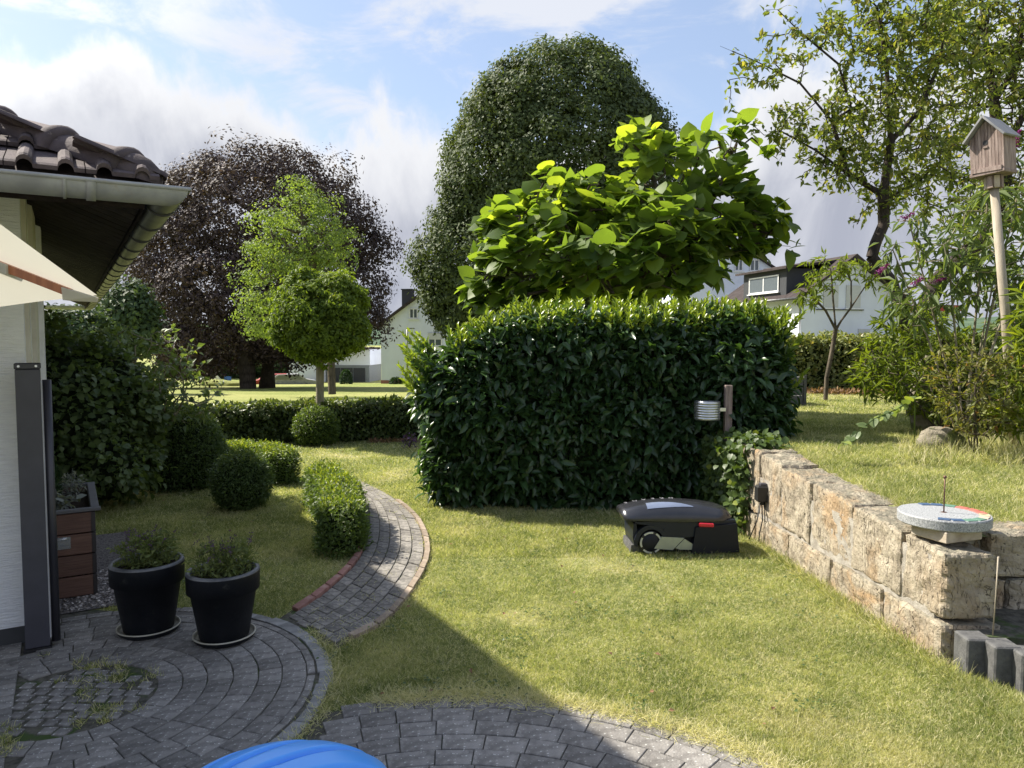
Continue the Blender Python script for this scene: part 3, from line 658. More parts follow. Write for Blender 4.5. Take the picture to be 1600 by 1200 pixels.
# gravel bed below the planter, with a small kerb stone
bed = MB(); bed.add([(x, y, .006) for x, y in BEDPOLY], [(0, 1, 2, 3)]); bo = bed.obj('gravel_bed', mat_noise('gravel', (.16, .14, .13), (.34, .31, .29), 130, .95, 0, 1, .01, .2, c3=(.08, .07, .07), s3=90, t3=(.5, .6)), kind='structure')
n = 2600; gp = rg.random((n, 2)); P = np.array([WC + U * (.37 + a * .8) + VV * (-.6 + b * .75) for a, b in gp]); P[:, 2] = .008
V, F, vv = leaves(P, rg.normal(size=(n, 3)) * [1, 1, .2], runit(n) * .6 + [0, 0, .9], .018, .02, T_DIAMOND, rg.random(n))
gm = leafmat('pebble', (.22, .19, .17), (.48, .43, .40), (.7, .66, .62), .8, 0, .2)
tag(link_obj('gravel', npmesh('gravel', V, F, gm, vv), kind='stuff'), 'reddish grey gravel in front of the brown planter box', 'gravel')
k0 = WC + U * .35 + VV * -.66; kb = MB(); kb.box((0, 0, .03), (.07, .42, .09), bev=.012); tag(kb.obj('kerb_stone', M['sandbrick'], None, k0 + U * .2, (0, 0, math.atan2(U.y, U.x) - math.pi / 2)), 'short worn kerb stone at the corner of the gravel', 'kerb stone')

# ------------------------------------------------------------------ near house (left)
house = empty('white_bungalow', WC, 0, 'white rendered bungalow with tiled hip roof and zinc gutter at the left edge', 'house')
def hp(u, v, z): return U * u + VV * v + Vector((0, 0, z))                      # relative to wall corner
ro = EC - WC                                                                     # eave corner relative
EU = ro.dot(U); EV = ro.dot(VV)                                                  # eave corner in (u,v)
H_E = 2.185; TP = .47
wl = MB()
wl.add([hp(0, 0, .09), hp(0, 5, .09), hp(0, 5, 2.62), hp(0, 0, 2.36), hp(2.7, 0, .09), hp(2.7, 0, 2.5), hp(2.7, 5, .09), hp(2.7, 5, 2.5)], [(0, 1, 2, 3), (0, 3, 5, 4), (4, 5, 7, 6)])
wl.obj('wall', M['render'], house)
pl = MB(); pl.add([hp(-.015, -.0, 0), hp(-.015, 5, 0), hp(-.015, 5, .092), hp(-.015, 0, .092), hp(2.7, -.012, 0), hp(2.7, -.012, .092)], [(0, 1, 2, 3), (0, 3, 5, 4)]); pl.obj('plinth', M['plinth'], house)
for uu, wdt, mt, pr in ((.16, .10, M['cream'], .02), (.42, .3, M['white'], .012), (1.0, .5, M['cream'], .03), (1.7, .2, M['white'], .05)):
    b = MB(); c = hp(uu, -pr / 2, 1.25); b.box(c, (wdt, pr, 2.2), math.atan2(U.y, U.x)); b.obj('trim_board', mt, house)
# roof slabs under the tiles
def plane_near(u, v): return H_E + .04 + (u - EU) * TP                            # height over the near roof face
def plane_side(u, v): return H_E + .04 + (v - EV) * TP
rf = MB(); L1, L2, top = 5.2, 13.0, 2.6
A0, A1, A2 = hp(EU, EV, H_E + .03), hp(EU + top, EV + top, H_E + .03 + top * TP), hp(EU + top, EV + L1, H_E + .03 + top * TP)
rf.add([A0, hp(EU, EV + L1, H_E + .03), A2, A1], [(0, 1, 2, 3)])
rf.add([A0, A1, hp(EU + L2 - top, EV + top, H_E + .03 + top * TP), hp(EU + L2, EV, H_E + .03)], [(0, 1, 2, 3)])
rf.add([A1, A2, hp(EU + L2 - top, EV + L1, H_E + .03 + top * TP), hp(EU + L2 - top, EV + top, H_E + .03 + top * TP)], [(0, 1, 2, 3)])
roof = rf.obj('roof', M['rooftile'], house)
# pantile mesh: a pan with one roll, local x along eave (v), y up the slope
def tile_mesh():
    b = MB(); xs_ = [0, .03, .075, .10, .125, .15, .175, .20, .225, .25, .30]; w0 = lambda x: .012 if x < .09 or x > .21 else .012 + .055 * math.sin((x - .09) / .12 * math.pi)
    xs_ = []; 
    for c0 in (.0725, .2175): xs_ += [c0 - .068, c0 - .032] + [c0 - .03 * math.cos(math.pi * q / 6) for q in range(7)] + [c0 + .032, c0 + .068]
    w0 = lambda x: .012 + max(math.sqrt(max(0, .03 ** 2 - (x - c0) ** 2)) for c0 in (.0725, .2175)) * 1.15
    vs = []
    for y, dz in ((0, .030), (.02, .034), (.38, .0)):
        vs += [(x, y, w0(x) * (1 if y < .3 else .9) + dz) for x in xs_]
    n = len(xs_); fs = [(j * n + i, j * n + i + 1, (j + 1) * n + i + 1, (j + 1) * n + i) for j in range(2) for i in range(n - 1)]
    vs += [(x, 0, w0(x) + .012) for x in xs_]; fs += [(3 * n + i, 3 * n + i + 1, i + 1, i) for i in range(n - 1)]
    b.add(vs, fs, False); return b.mesh('roof_tile', M['rooftile'])
tm = tile_mesh(); slope = math.atan(TP); cosp = math.cos(slope)
def basis(xa, up, p):
    xa = xa.normalized(); ya = (up - xa * up.dot(xa)).normalized(); za = xa.cross(ya)
    if za.z < 0: xa = -xa; za = -za
    return Matrix(((xa.x, ya.x, za.x, p.x), (xa.y, ya.y, za.y, p.y), (xa.z, ya.z, za.z, p.z), (0, 0, 0, 1)))
for r_ in range(7):
    for c_ in range(-1, 12):
        d = r_ * .34 * cosp; v_ = .02 + c_ * .285
        if v_ + .14 < d - .02: continue
        if v_ > 3.3: continue
        p = hp(EU + .02 + d, EV + v_ + .30, H_E + .045 + d * TP); up = U * cosp + Vector((0, 0, math.sin(slope)))
        o = link_obj('roof_tile', tm, roof); o.matrix_local = basis(VV, up, p)
for r_ in range(5):
    for c_ in range(0, 18):
        d = r_ * .34 * cosp; u_ = .02 + c_ * .285
        if u_ < d - .02: continue
        p = hp(EU + u_, EV + .02 + d, H_E + .045 + d * TP); up = VV * cosp + Vector((0, 0, math.sin(slope)))
        o = link_obj('roof_tile', tm, roof); o.matrix_local = basis(U, up, p)
# hip cap tiles
hd = (U + VV).normalized() * math.sqrt(2) + Vector((0, 0, TP)); hl = hd.length; hdir = hd.normalized(); sidev = (U - VV).normalized(); upv = hdir.cross(sidev); upv = upv if upv.z > 0 else -upv
def cap_mesh():
    b = MB(); n = 12; vs = []
    for k, (y, r, h) in enumerate(((0, .115, .105), (.03, .128, .122), (.07, .122, .114), (.10, .110, .104), (.42, .10, .085))):
        vs += [(r * math.cos(math.pi * i / n), y, h * math.sin(math.pi * i / n)) for i in range(n + 1)]
    fs = [(j * (n + 1) + i, j * (n + 1) + i + 1, (j + 1) * (n + 1) + i + 1, (j + 1) * (n + 1) + i) for j in range(4) for i in range(n)]
    vs += [(.085 * math.cos(math.pi * i / n), 0, .085 * math.sin(math.pi * i / n)) for i in range(n + 1)]; base = 5 * (n + 1)
    fs += [(i, i + 1, base + i + 1, base + i) for i in range(n)]
    b.add(vs, fs, True); return b.mesh('hip_tile', M['rooftile'])
cm = cap_mesh()
for k in range(10):
    p = hp(EU + .05, EV + .05, H_E + .06) + hdir * (.12 + k * .37); o = link_obj('hip_tile', cm, roof)
    o.matrix_local = Matrix(((sidev.x, hdir.x, upv.x, p.x), (sidev.y, hdir.y, upv.y, p.y), (sidev.z, hdir.z, upv.z, p.z), (0, 0, 0, 1)))
b = MB(); n = 12; c = hp(EU + .05, EV + .05, H_E + .06) + hdir * .13                # closed rounded end of the hip
vs = [c + (sidev * math.cos(math.pi * i / n) * .105 * s + upv * math.sin(math.pi * i / n) * .105 * s) - hdir * d for s, d in ((1, 0), (.92, .06), (.7, .11), (.3, .14), (0.01, .15)) for i in range(n + 1)]
b.add(vs, [(j * (n + 1) + i, j * (n + 1) + i + 1, (j + 1) * (n + 1) + i + 1, (j + 1) * (n + 1) + i) for j in range(4) for i in range(n)], True); b.obj('hip_end', M['rooftile'], roof)
# soffit boards
for k in range(70):
    u0 = EU + .12 + k * .165
    if u0 > EU + L2 - .3: break
    a, c_ = hp(u0 + .008, EV + .1, H_E - .03), hp(u0 + .157, EV + .1, H_E - .03); vl = min(1.25, max(.1, (u0 - EU)))
    vend = max(vl, .2); up = Vector((0, 0, vend * TP * .85)) + VV * vend
    b = MB(); q = [a, c_, c_ + up, a + up]; b.add(q + [x + Vector((0, 0, .018)) for x in q], [(0, 1, 2, 3), (0, 4, 5, 1), (1, 5, 6, 2), (3, 2, 6, 7), (0, 3, 7, 4)]); b.obj('soffit_board', M['soffit'], house)
for k in range(28):
    v0 = EV + .12 + k * .165
    a, c_ = hp(EU + .1, v0 + .004, H_E - .03), hp(EU + .1, v0 + .161, H_E - .03); ul = min(.9, max(.1, v0 - EV)); up = Vector((0, 0, ul * TP * .85)) + U * ul
    b = MB(); q = [a, c_, c_ + up, a + up]; b.add(q + [x + Vector((0, 0, .018)) for x in q], [(0, 1, 2, 3), (0, 4, 5, 1), (1, 5, 6, 2), (3, 2, 6, 7), (0, 3, 7, 4)]); b.obj('soffit_board', M['soffit'], house)
fb = MB(); fb.add([hp(EU + .09, EV + .09, H_E - .05), hp(EU + .09, EV + L1, H_E - .05), hp(EU + .09, EV + L1, H_E + .04), hp(EU + .09, EV + .09, H_E + .04), hp(EU + L2, EV + .09, H_E - .05), hp(EU + L2, EV + .09, H_E + .04)], [(0, 1, 2, 3), (0, 3, 5, 4)])
fb.obj('fascia', M['soffit'], house)
# half round gutters
def gutter(p0, d, out, L, r, mat, nseg=1, mitre=0):
    b = MB(); n = 14; prof = [(r * math.cos(math.pi + math.pi * i / n), r * math.sin(math.pi + math.pi * i / n)) for i in range(n + 1)]
    prof += [(prof[-1][0] + .008, .004), (prof[-1][0] + .012, -.006), (prof[-1][0] + .004, -.012)]
    k = len(prof)
    for s in range(2):
        pass
    vs = [p0 + d * (0 - (x if mitre else 0)) * 1 + out * x + Vector((0, 0, z)) for x, z in prof] + [p0 + d * L + out * x + Vector((0, 0, z)) for x, z in prof]
    b.add(vs, [(i, i + 1, k + i + 1, k + i) for i in range(k - 1)], True); return b
gr = .072
gz = H_E + .03
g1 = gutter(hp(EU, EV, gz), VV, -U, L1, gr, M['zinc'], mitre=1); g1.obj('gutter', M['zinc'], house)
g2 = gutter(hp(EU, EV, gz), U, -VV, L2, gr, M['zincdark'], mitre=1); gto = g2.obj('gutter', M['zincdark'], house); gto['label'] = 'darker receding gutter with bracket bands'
g3 = gutter(hp(EU + L2, EV, gz - .0), VV, U, 2.5, gr, M['zinc']); g3.obj('gutter', M['zinc'], house)
def band(c, d, out, r, wd, mat, nm):
    b = MB(); n = 12; vs = []
    for s, rr in ((-wd / 2, r), (-wd / 2, r + .005), (wd / 2, r + .005), (wd / 2, r)):
        vs += [c + d * s + out * (rr * math.cos(math.pi + math.pi * i / n)) + Vector((0, 0, rr * math.sin(math.pi + math.pi * i / n))) for i in range(n + 1)]
    b.add(vs, [(j * (n + 1) + i, j * (n + 1) + i + 1, (j + 1) * (n + 1) + i + 1, (j + 1) * (n + 1) + i) for j in range(3) for i in range(n)], True); b.obj(nm, mat, house)
for t in (.30, .345 + .05, 1.6, 2.8): band(hp(EU, EV + t, gz), VV, -U, gr + .001, .035 if t < .35 else .012, M['zinc'], 'gutter_bracket')
for k in range(22): band(hp(EU + .28 + k * .56, EV, gz), U, -VV, gr + .002, .035, M['anthracite'], 'gutter_bracket')

# side awning cassette by the wall corner
aw = empty('side_awning', G(60, 1014), math.atan2(U.y, U.x) - math.pi / 2, 'tall anthracite metal awning cassette with screws and a round bar beside the white wall', 'awning')
b = MB(); b.box((0, 0, .715), (.104, .08, 1.39), bev=.004); b.obj('cassette', M['anthracite'], aw)
b = MB(); b.box((0, -.001, 1.425), (.110, .086, .03), bev=.004); b.obj('cap', M['anthracite2'], aw)
for sx in (-1, 1): b = MB(); b.tube([(sx * .036, -.044, 1.425), (sx * .036, -.048, 1.425)], .006, 8); b.obj('screw', M['chrome'], aw)
b = MB(); b.tube([(.078, .0, .03), (.078, 0, 1.355)], .020, 14); b.obj('pull_bar', M['anthracite2'], aw)
b = MB(); b.box((.056, .02, .7), (.012, .05, 1.3)); b.obj('seal_strip', M['white'], aw)
b = MB(); b.box((0, 0, .01), (.12, .1, .02)); b.obj('foot', M['black'], aw)

# parasol
A_ = Vector((-1.283, 2.30, 1.690)); C_ = A_ + Vector((-1, -.3, .98)) * 1.45; B_ = A_ + Vector((-1, .2, -.27)) * 1.6; D_ = B_ + C_ - A_; O_ = (B_ + C_) / 2 + Vector((.06, -.05, .13))
par = empty('parasol', (O_.x, O_.y, 0), 0, 'tilted cream canvas parasol with varnished wooden ribs reaching in beside the gutter', 'parasol'); oo = Vector((O_.x, O_.y, 0))
b = MB(); cs = [A_, C_, D_, B_]; n = 10
for k in range(4):
    p, q = cs[k], cs[(k + 1) % 4]; vs = []
    for i in range(n + 1):
        f = i / n; e = p.lerp(q, f); mid = (O_ - e) * (4 * f * (1 - f)) * .10; e = e + mid
        for j in range(n + 1): g = j / n; sagv = Vector((0, 0, -.03)) * (4 * f * (1 - f)) * math.sin(g * math.pi); vs.append(e.lerp(O_, g) + sagv - oo)
    b.add(vs, [(i * (n + 1) + j, (i + 1) * (n + 1) + j, (i + 1) * (n + 1) + j + 1, i * (n + 1) + j + 1) for i in range(n) for j in range(n)], True)
b.obj('canopy', M['canvas'], par)
for p in cs:
    dn = Vector((0, 0, -.022)); a = p.lerp(O_, .05) + dn * .6; e = O_ + dn * 2; t = (e - a).normalized(); s = t.cross(Vector((0, 0, 1))).normalized() * .017; h = Vector((0, 0, .026))
    bb = MB(); q = [a - s, a + s, a + s - h, a - s - h, e - s, e + s, e + s - h, e - s - h]; bb.add([x - oo for x in q], [(0, 1, 2, 3), (4, 7, 6, 5), (0, 4, 5, 1), (1, 5, 6, 2), (2, 6, 7, 3), (3, 7, 4, 0)]); bb.obj('rib', M['wood_rib'], par)
    bb = MB(); a0 = p + dn * .3; a1 = p.lerp(O_, .062) + dn * .75; s2 = s * 1.7; pts = []
    bb.add([x - oo for x in (a0 - s * .6, a0 + s * .6, a1 + s2, a1 - s2, a0 - h * .6, a1 + s2 * .8 - h * 1.5, a1 - s2 * .8 - h * 1.5)], [(0, 1, 2, 3), (0, 4, 5, 2, 1)[:4], (4, 5, 6), (0, 3, 6, 4), (1, 2, 5, 4)]); bb.obj('pocket', M['canvas'], par)
    if p is A_:
        a0, a1 = p.lerp(O_, .17) + dn * .78, p.lerp(O_, .40) + dn * 1.15; bb = MB(); s3 = s * 1.8
        bb.add([x - oo for x in (a0 - s3, a0 + s3, a1 + s3, a1 - s3, a0 - s3 - h * 1.15, a0 + s3 - h * 1.15, a1 + s3 - h * 1.15, a1 - s3 - h * 1.15)], [(0, 1, 2, 3), (4, 7, 6, 5), (0, 4, 5, 1), (1, 5, 6, 2), (2, 6, 7, 3), (3, 7, 4, 0)]); bb.obj('sleeve', M['canvas'], par)
bb = MB(); bb.tube([O_ - oo, (0, 0, .06)], .022, 12); bb.obj('pole', M['wood_rib'], par)
bb = MB(); bb.lathe([(0, .07), (.05, .07), (.24, .045), (.25, 0)], 24); bb.obj('base', M['palisade'], par)

# ------------------------------------------------------------------ planter box
rzU = math.atan2(U.y, U.x) - math.pi / 2
pf = G(153, 930); plb = empty('planter_box', pf, rzU, 'brown slatted wooden planter box with a steel clasp beside the dark awning', 'planter')
PW, PLn, PH = .62, .92, .52      # extends to local -x and +y
for k in range(4):
    z = .01 + k * .128
    b = MB(); b.box((-PW / 2 - .02, .012, z + .062), (PW, .024, .120), bev=.003); b.obj('slat', M['planter'], plb)
    b = MB(); b.box((-.012 - .0, PLn / 2 + .0, z + .062), (.024, PLn, .120), bev=.003); b.obj('slat', M['planteredge'], plb)
    b = MB(); b.box((-PW / 2 - .02, PLn - .012, z + .062), (PW, .024, .120), bev=.003); b.obj('slat', M['planter'], plb)
    b = MB(); b.box((-PW - .03, PLn / 2, z + .062), (.024, PLn, .120), bev=.003); b.obj('slat', M['planteredge'], plb)
b = MB(); b.box((-PW / 2 - .0, .012, PH + .012), (PW + .06, .04, .02), bev=.003); b.box((-.0, PLn / 2 + .01, PH + .013), (.045, PLn, .022), bev=.003); b.box((-PW / 2, PLn, PH + .012), (PW + .05, .04, .02), bev=.003); b.obj('rim', M['greybox'], plb)
b = MB(); b.box((-PW / 2, PLn / 2, PH - .05), (PW - .03, PLn - .04, .04)); b.obj('soil', M['soil'], plb)
b = MB(); b.box((-.175, -.004, .345), (.085, .006, .075), bev=.002); b.box((-.175, -.010, .352), (.05, .006, .038), bev=.002); b.tube([(-.20, -.014, .372), (-.15, -.014, .372)], .005, 8); b.obj('clasp', M['chrome'], plb)
# grey arched handle
ah = empty('arched_handle', pf + Matrix.Rotation(rzU, 3, 'Z') @ Vector((-.27, .25, PH - .03)), rzU + .6, 'grey plastic arch standing in the planter box behind the awning bar', 'handle')
b = MB(); b.tube([(-.07, 0, 0), (-.07, 0, .12), (-.055, 0, .16), (-.02, 0, .185), (.02, 0, .185), (.055, 0, .16), (.07, 0, .12), (.07, 0, 0)], .014, 8); b.obj('arch', M['anthracite'], ah)

# ------------------------------------------------------------------ shrubs made of stems and leaves
def shrub(name, label, cat, base, ells, nat, mat, T, leaf, wd, per, nparts=0, rroot=.02, bark=None, step=.12, hang=.3, spread=.05, group=None, limbs=None, vfun=None, sag=-.05, up=.5, surf=True, stems=5, rtip=.0025, pen=.08, lname='leaf', expo=.5):
    root = empty(name, base, 0, label, cat, group); o = np.array(base, float)
    if surf: A = np.concatenate([ell_surface(ells, int(nat * .75), .6)[0], ell_inner(ells, nat - int(nat * .75), .1, .7)])
    else: A = ell_inner(ells, nat, 0, 1.0)
    if limbs is None:
        limbs = []; Em = np.array(ells)[:, :3]
        for k in range(stems):
            e = Em[k % len(Em)] + rg.normal(size=3) * .08; limbs.append([Vector(base) + Vector((random.uniform(-.05, .05), random.uniform(-.05, .05), 0)), Vector(base).lerp(Vector(e), .5) + Vector((0, 0, .06)), Vector(e)])
        limbs[0] = [Vector(base)] + limbs[0][1:]
    pos, par_, r, lb = grow(limbs, A, step, rroot, rtip, .15, sag, pen, expo)
    V, F = tubes(pos, par_, r, 5); link_obj('stem', npmesh('stem', V - o, F, bark or M['bark'], smooth=True), root)
    ok = np.where((par_ >= 0) & (r < rroot * .45) & ~lb)[0]; idx = np.repeat(ok, per)
    d = pos[idx] - pos[par_[idx]]; d /= np.linalg.norm(d, axis=1, keepdims=True) + 1e-9
    P = pos[par_[idx]] + (pos[idx] - pos[par_[idx]]) * rg.random(len(idx))[:, None] + rg.normal(size=(len(idx), 3)) * spread * .3
    D = d * .7 + runit(len(idx)) * .8 + np.array([0, 0, -hang]); N = np.array([0, 0, up * 2.]) + runit(len(idx)) * .8
    L = leaf * (.6 + .7 * rg.random(len(idx))); cen = np.array(ells)[:, :3].mean(0); v = .8 * rg.random(len(idx)) + .15 * rg.random(len(idx))
    if vfun is not None: v = np.clip(vfun(P, v), 0, 1)
    foliage(root, P, D, N, L, L * wd, T, v, mat, nparts, base, name=lname)
    return root, pos

# shell hedges -------------------------------------------------------
def shell_hedge(name, label, surf_pts, nrm, mat, leaf, wd, T, core_mb, cmat, nparts=0, jitter=.02, cat='hedge', group=None, origin=(0, 0, 0), tilt=.6, vfun=None, down=0.3, thick=.06):
    root = empty(name, origin, 0, label, cat, group); o = Vector(origin); n = len(surf_pts)
    P = surf_pts + rg.normal(size=(n, 3)) * jitter - nrm * (rg.random(n)[:, None] ** 2) * thick
    D = nrm * .8 + runit(n) * tilt + np.array([0, 0, -down]); N = nrm * .5 + np.array([0, 0, .6]) + runit(n) * .55
    L = leaf * (.65 + .7 * rg.random(n)); v = rg.random(n) * .95
    if vfun is not None: v = np.clip(vfun(P, v, nrm), 0, 1)
    foliage(root, P, D, N, L, L * wd, T, v, mat, nparts, origin)
    if core_mb is not None:
        core_mb.v = [tuple(Vector(x) - o) for x in core_mb.v]; core_mb.obj('dark_inner_fill', cmat, root, kind='stuff')  # solid dark hull added inside the leaves to block the view through
    return root
def ell_shell(c, r, n, zmin=0.0, pw=1.0):
    u = runit(n * 2); P = np.array(c) + u * np.array(r); ok = P[:, 2] > zmin + .01; P, u = P[ok][:n], u[ok][:n]; nn = u / np.array(r); nn /= np.linalg.norm(nn, axis=1, keepdims=True)
    return P + nn * bumpy(P, 6, .05 * min(r))[:, None], nn
def ell_core(c, r, k=.86):
    b = MB(); n, m_ = 16, 10; vs = [(c[0] + r[0] * k * math.cos(2 * math.pi * i / n) * math.sin(math.pi * j / m_), c[1] + r[1] * k * math.sin(2 * math.pi * i / n) * math.sin(math.pi * j / m_), max(0.01, c[2] + r[2] * k * math.cos(math.pi * j / m_))) for j in range(m_ + 1) for i in range(n)]
    b.add(vs, [(j * n + i, j * n + (i + 1) % n, (j + 1) * n + (i + 1) % n, (j + 1) * n + i) for j in range(m_) for i in range(n)], True); return b
def run_shell(cl, n, hw, h, rnd=.12, z0=0.0, hv=.02, hwv=.02):
    """rounded-top hedge along a centre line (list of (x,y)); returns points, normals, core"""
    cl = [Vector((x, y, 0)) for x, y in cl]; seg = [(cl[i + 1] - cl[i]).length for i in range(len(cl) - 1)]; tot = sum(seg); prof = []
    # half profile param: left side up, top, right side; ends capped by closing sections
    per = 2 * h + 2 * hw; P = []; Nn = []
    fr = 2 * hw * h / (per * tot + 2 * hw * h) if True else 0; nend = int(n * fr * 2.2)
    t = rg.random(n) * tot; s = rg.random(n) * per
    def fr_at(tt):
        k = 0
        while k < len(seg) - 1 and tt > seg[k]: tt -= seg[k]; k += 1
        a, b = cl[k], cl[k + 1]; d = (b - a).normalized()
        if k + 1 < len(seg): d = d.lerp((cl[k + 2] - b).normalized(), max(0, tt / seg[k] - .5)).normalized()
        if k > 0: d = d.lerp((a - cl[k - 1]).normalized(), max(0, .5 - tt / seg[k])).normalized()
        return a.lerp(b, min(1, tt / seg[k])), d
    for i in range(n):
        c, d = fr_at(t[i]); lft = Vector((-d.y, d.x, 0)); si = s[i]
        if si < h: off, z, nn = -hw, si, -lft
        elif si < h + 2 * hw: off, z, nn = -hw + (si - h), h, Vector((0, 0, 1))
        else: off, z, nn = hw, per - si, lft
        # round the shoulders
        q = Vector((off, z)); cx = max(-hw + rnd, min(hw - rnd, off)); cz = min(h - rnd, z)
        dv = Vector((off - cx, z - cz)) 
        if abs(off - cx) > 1e-6 and z > h - rnd and dv.length > 1e-6: q = Vector((cx, cz)) + dv.normalized() * rnd; n2 = dv.normalized(); nn = lft * n2.x + Vector((0, 0, n2.y))
        p = c + lft * q.x; p.z = z0 + q.y; P.append(p); Nn.append(nn)
    for i in range(nend):
        e = i % 2; c, d = fr_at(0 if e == 0 else tot); lft = Vector((-d.y, d.x, 0)); off = random.uniform(-hw, hw); z = random.uniform(0, h); 
        bul = (1 - (off / hw) ** 2) * rnd; P.append(c + lft * off + d * (bul if e else -bul) + Vector((0, 0, z0 + z))); Nn.append(d * (1 if e else -1))
    P = np.array([tuple(p) for p in P]); Nn = np.array([tuple(p) for p in Nn]); P += Nn * bumpy(P, 3, hwv)[:, None]
    b = MB(); k = .82; rows = []
    for j, c in enumerate(cl):
        d = (cl[min(j + 1, len(cl) - 1)] - cl[max(j - 1, 0)]).normalized(); lft = Vector((-d.y, d.x, 0)); e = c + d * (.05 if j == 0 else (-.05 if j == len(cl) - 1 else 0))
        rows += [e - lft * hw * k + Vector((0, 0, z0 + .01)), e - lft * hw * k + Vector((0, 0, z0 + h * .82)), e - lft * hw * k * .5 + Vector((0, 0, z0 + h * .92)), e + lft * hw * k * .5 + Vector((0, 0, z0 + h * .92)), e + lft * hw * k + Vector((0, 0, z0 + h * .82)), e + lft * hw * k + Vector((0, 0, z0 + .01))]
    m_ = len(cl); b.add(rows, [(j * 6 + i, j * 6 + i + 1, (j + 1) * 6 + i + 1, (j + 1) * 6 + i) for j in range(m_ - 1) for i in range(5)] + [tuple(range(6)), tuple(range((m_ - 1) * 6, m_ * 6))])
    return P, Nn, b
sunlit_top = lambda hz: (lambda P, v, N: v * .66 + .36 * np.clip((P[:, 2] - hz) / .06, 0, 1))  # sunlit tops put into the leaf colour, higher leaves yellower

# ------------------------------------------------------------------ box topiary
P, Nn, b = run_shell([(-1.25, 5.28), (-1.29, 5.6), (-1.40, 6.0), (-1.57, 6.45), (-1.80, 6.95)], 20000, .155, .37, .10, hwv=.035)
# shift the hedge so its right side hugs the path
shell_hedge('low_box_hedge', 'curved low box hedge with sunlit yellow-green top along the stone path', P, Nn, M['box'], .030, .62, T_DIAMOND, b, M['dark_fill'], origin=(-1.6, 6, 0), vfun=sunlit_top(.30), tilt=.9, down=0)
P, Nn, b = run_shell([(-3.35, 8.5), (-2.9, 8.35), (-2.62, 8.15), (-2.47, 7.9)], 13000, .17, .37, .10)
shell_hedge('low_box_hedge', 'short curved low box hedge on the grass behind the round box ball', P, Nn, M['box'], .030, .62, T_DIAMOND, b, M['dark_fill'], origin=(-2.9, 8.3, 0), vfun=sunlit_top(.30), tilt=.9, down=0)
def ball(name, label, c, r, n, leaf, mat, vf=None):
    P, Nn = ell_shell(c, r, n); shell_hedge(name, label, P, Nn, mat, leaf, .6, T_DIAMOND, ell_core(c, r), M['dark_fill'], origin=(c[0], c[1], 0), cat='shrub', vfun=vf or sunlit_top(c[2] + r[2] * .55), tilt=.9, down=0)
ball('box_ball', 'round dark clipped box ball standing on the shaded grass', (-2.50, 6.78, .25), (.255, .255, .275), 11000, .027, M['boxdark'])
ball('box_dome', 'large clipped box dome with sunlit crest beside the leafy bush', (-3.50, 7.75, .36), (.44, .42, .50), 16000, .032, M['boxdark'])
ball('round_bush', 'small round bush at the foot of the ball-headed tree', (-2.93, 11.0, .24), (.33, .33, .31), 9000, .035, M['box'], lambda P, v, N: v * .8)

# ------------------------------------------------------------------ leafy bush left, rose of sharon beside house
vib_ells = [(-4.25, 6.9, .75, .85, .7, .88), (-4.7, 6.8, 1.0, .8, .7, .85), (-3.95, 7.1, .95, .55, .5, .62), (-3.75, 6.75, .42, .42, .45, .42)]
C, Nn = ell_surface(vib_ells, 16500, .82, 1.02, .85); ok = C[:, 2] > .06; C, Nn = C[ok], Nn[ok]; C += Nn * (bumpy(C, 2.6, .24) + bumpy(C, 7, .10))[:, None]
core = MB()
for e in vib_ells: cmb = ell_core(e[:3], e[3:], .78); core.add(cmb.v, cmb.f, True)
vb = shell_hedge('leafy_bush', 'big dark green broad-leaved bush filling the corner between house and lawn', C, Nn, M['viburnum'], .060, .78, T_LAUREL, core, M['dark_fill'], 280, origin=(-4.1, 6.9, 0), cat='bush', tilt=.7, down=.25, thick=.2, vfun=lambda P, v, N: v * .84)
shrub('hibiscus_bush', 'taller bush with sunlit yellow-green shoots above the dark bush', 'bush', (-3.85, 7.6, 0), [(-3.9, 7.6, 1.35, .8, .4, .40), (-3.45, 7.3, 1.15, .45, .35, .36), (-4.6, 7.5, 1.3, .5, .4, .4), (-3.15, 7.3, 1.0, .32, .3, .28), (-3.75, 7.0, 1.05, .45, .3, .35)], 560, M['viburnum'], T_LANCE, .075, .62, 3, 150, .025, M['bark_light'], .12, .1, .05, vfun=lambda P, v: v * .72 + .4 * np.clip((P[:, 0] + 4.1), 0, .6) * (P[:, 2] > 1.1))  # vfun paints the sunlit upper right shoots into the leaf colour

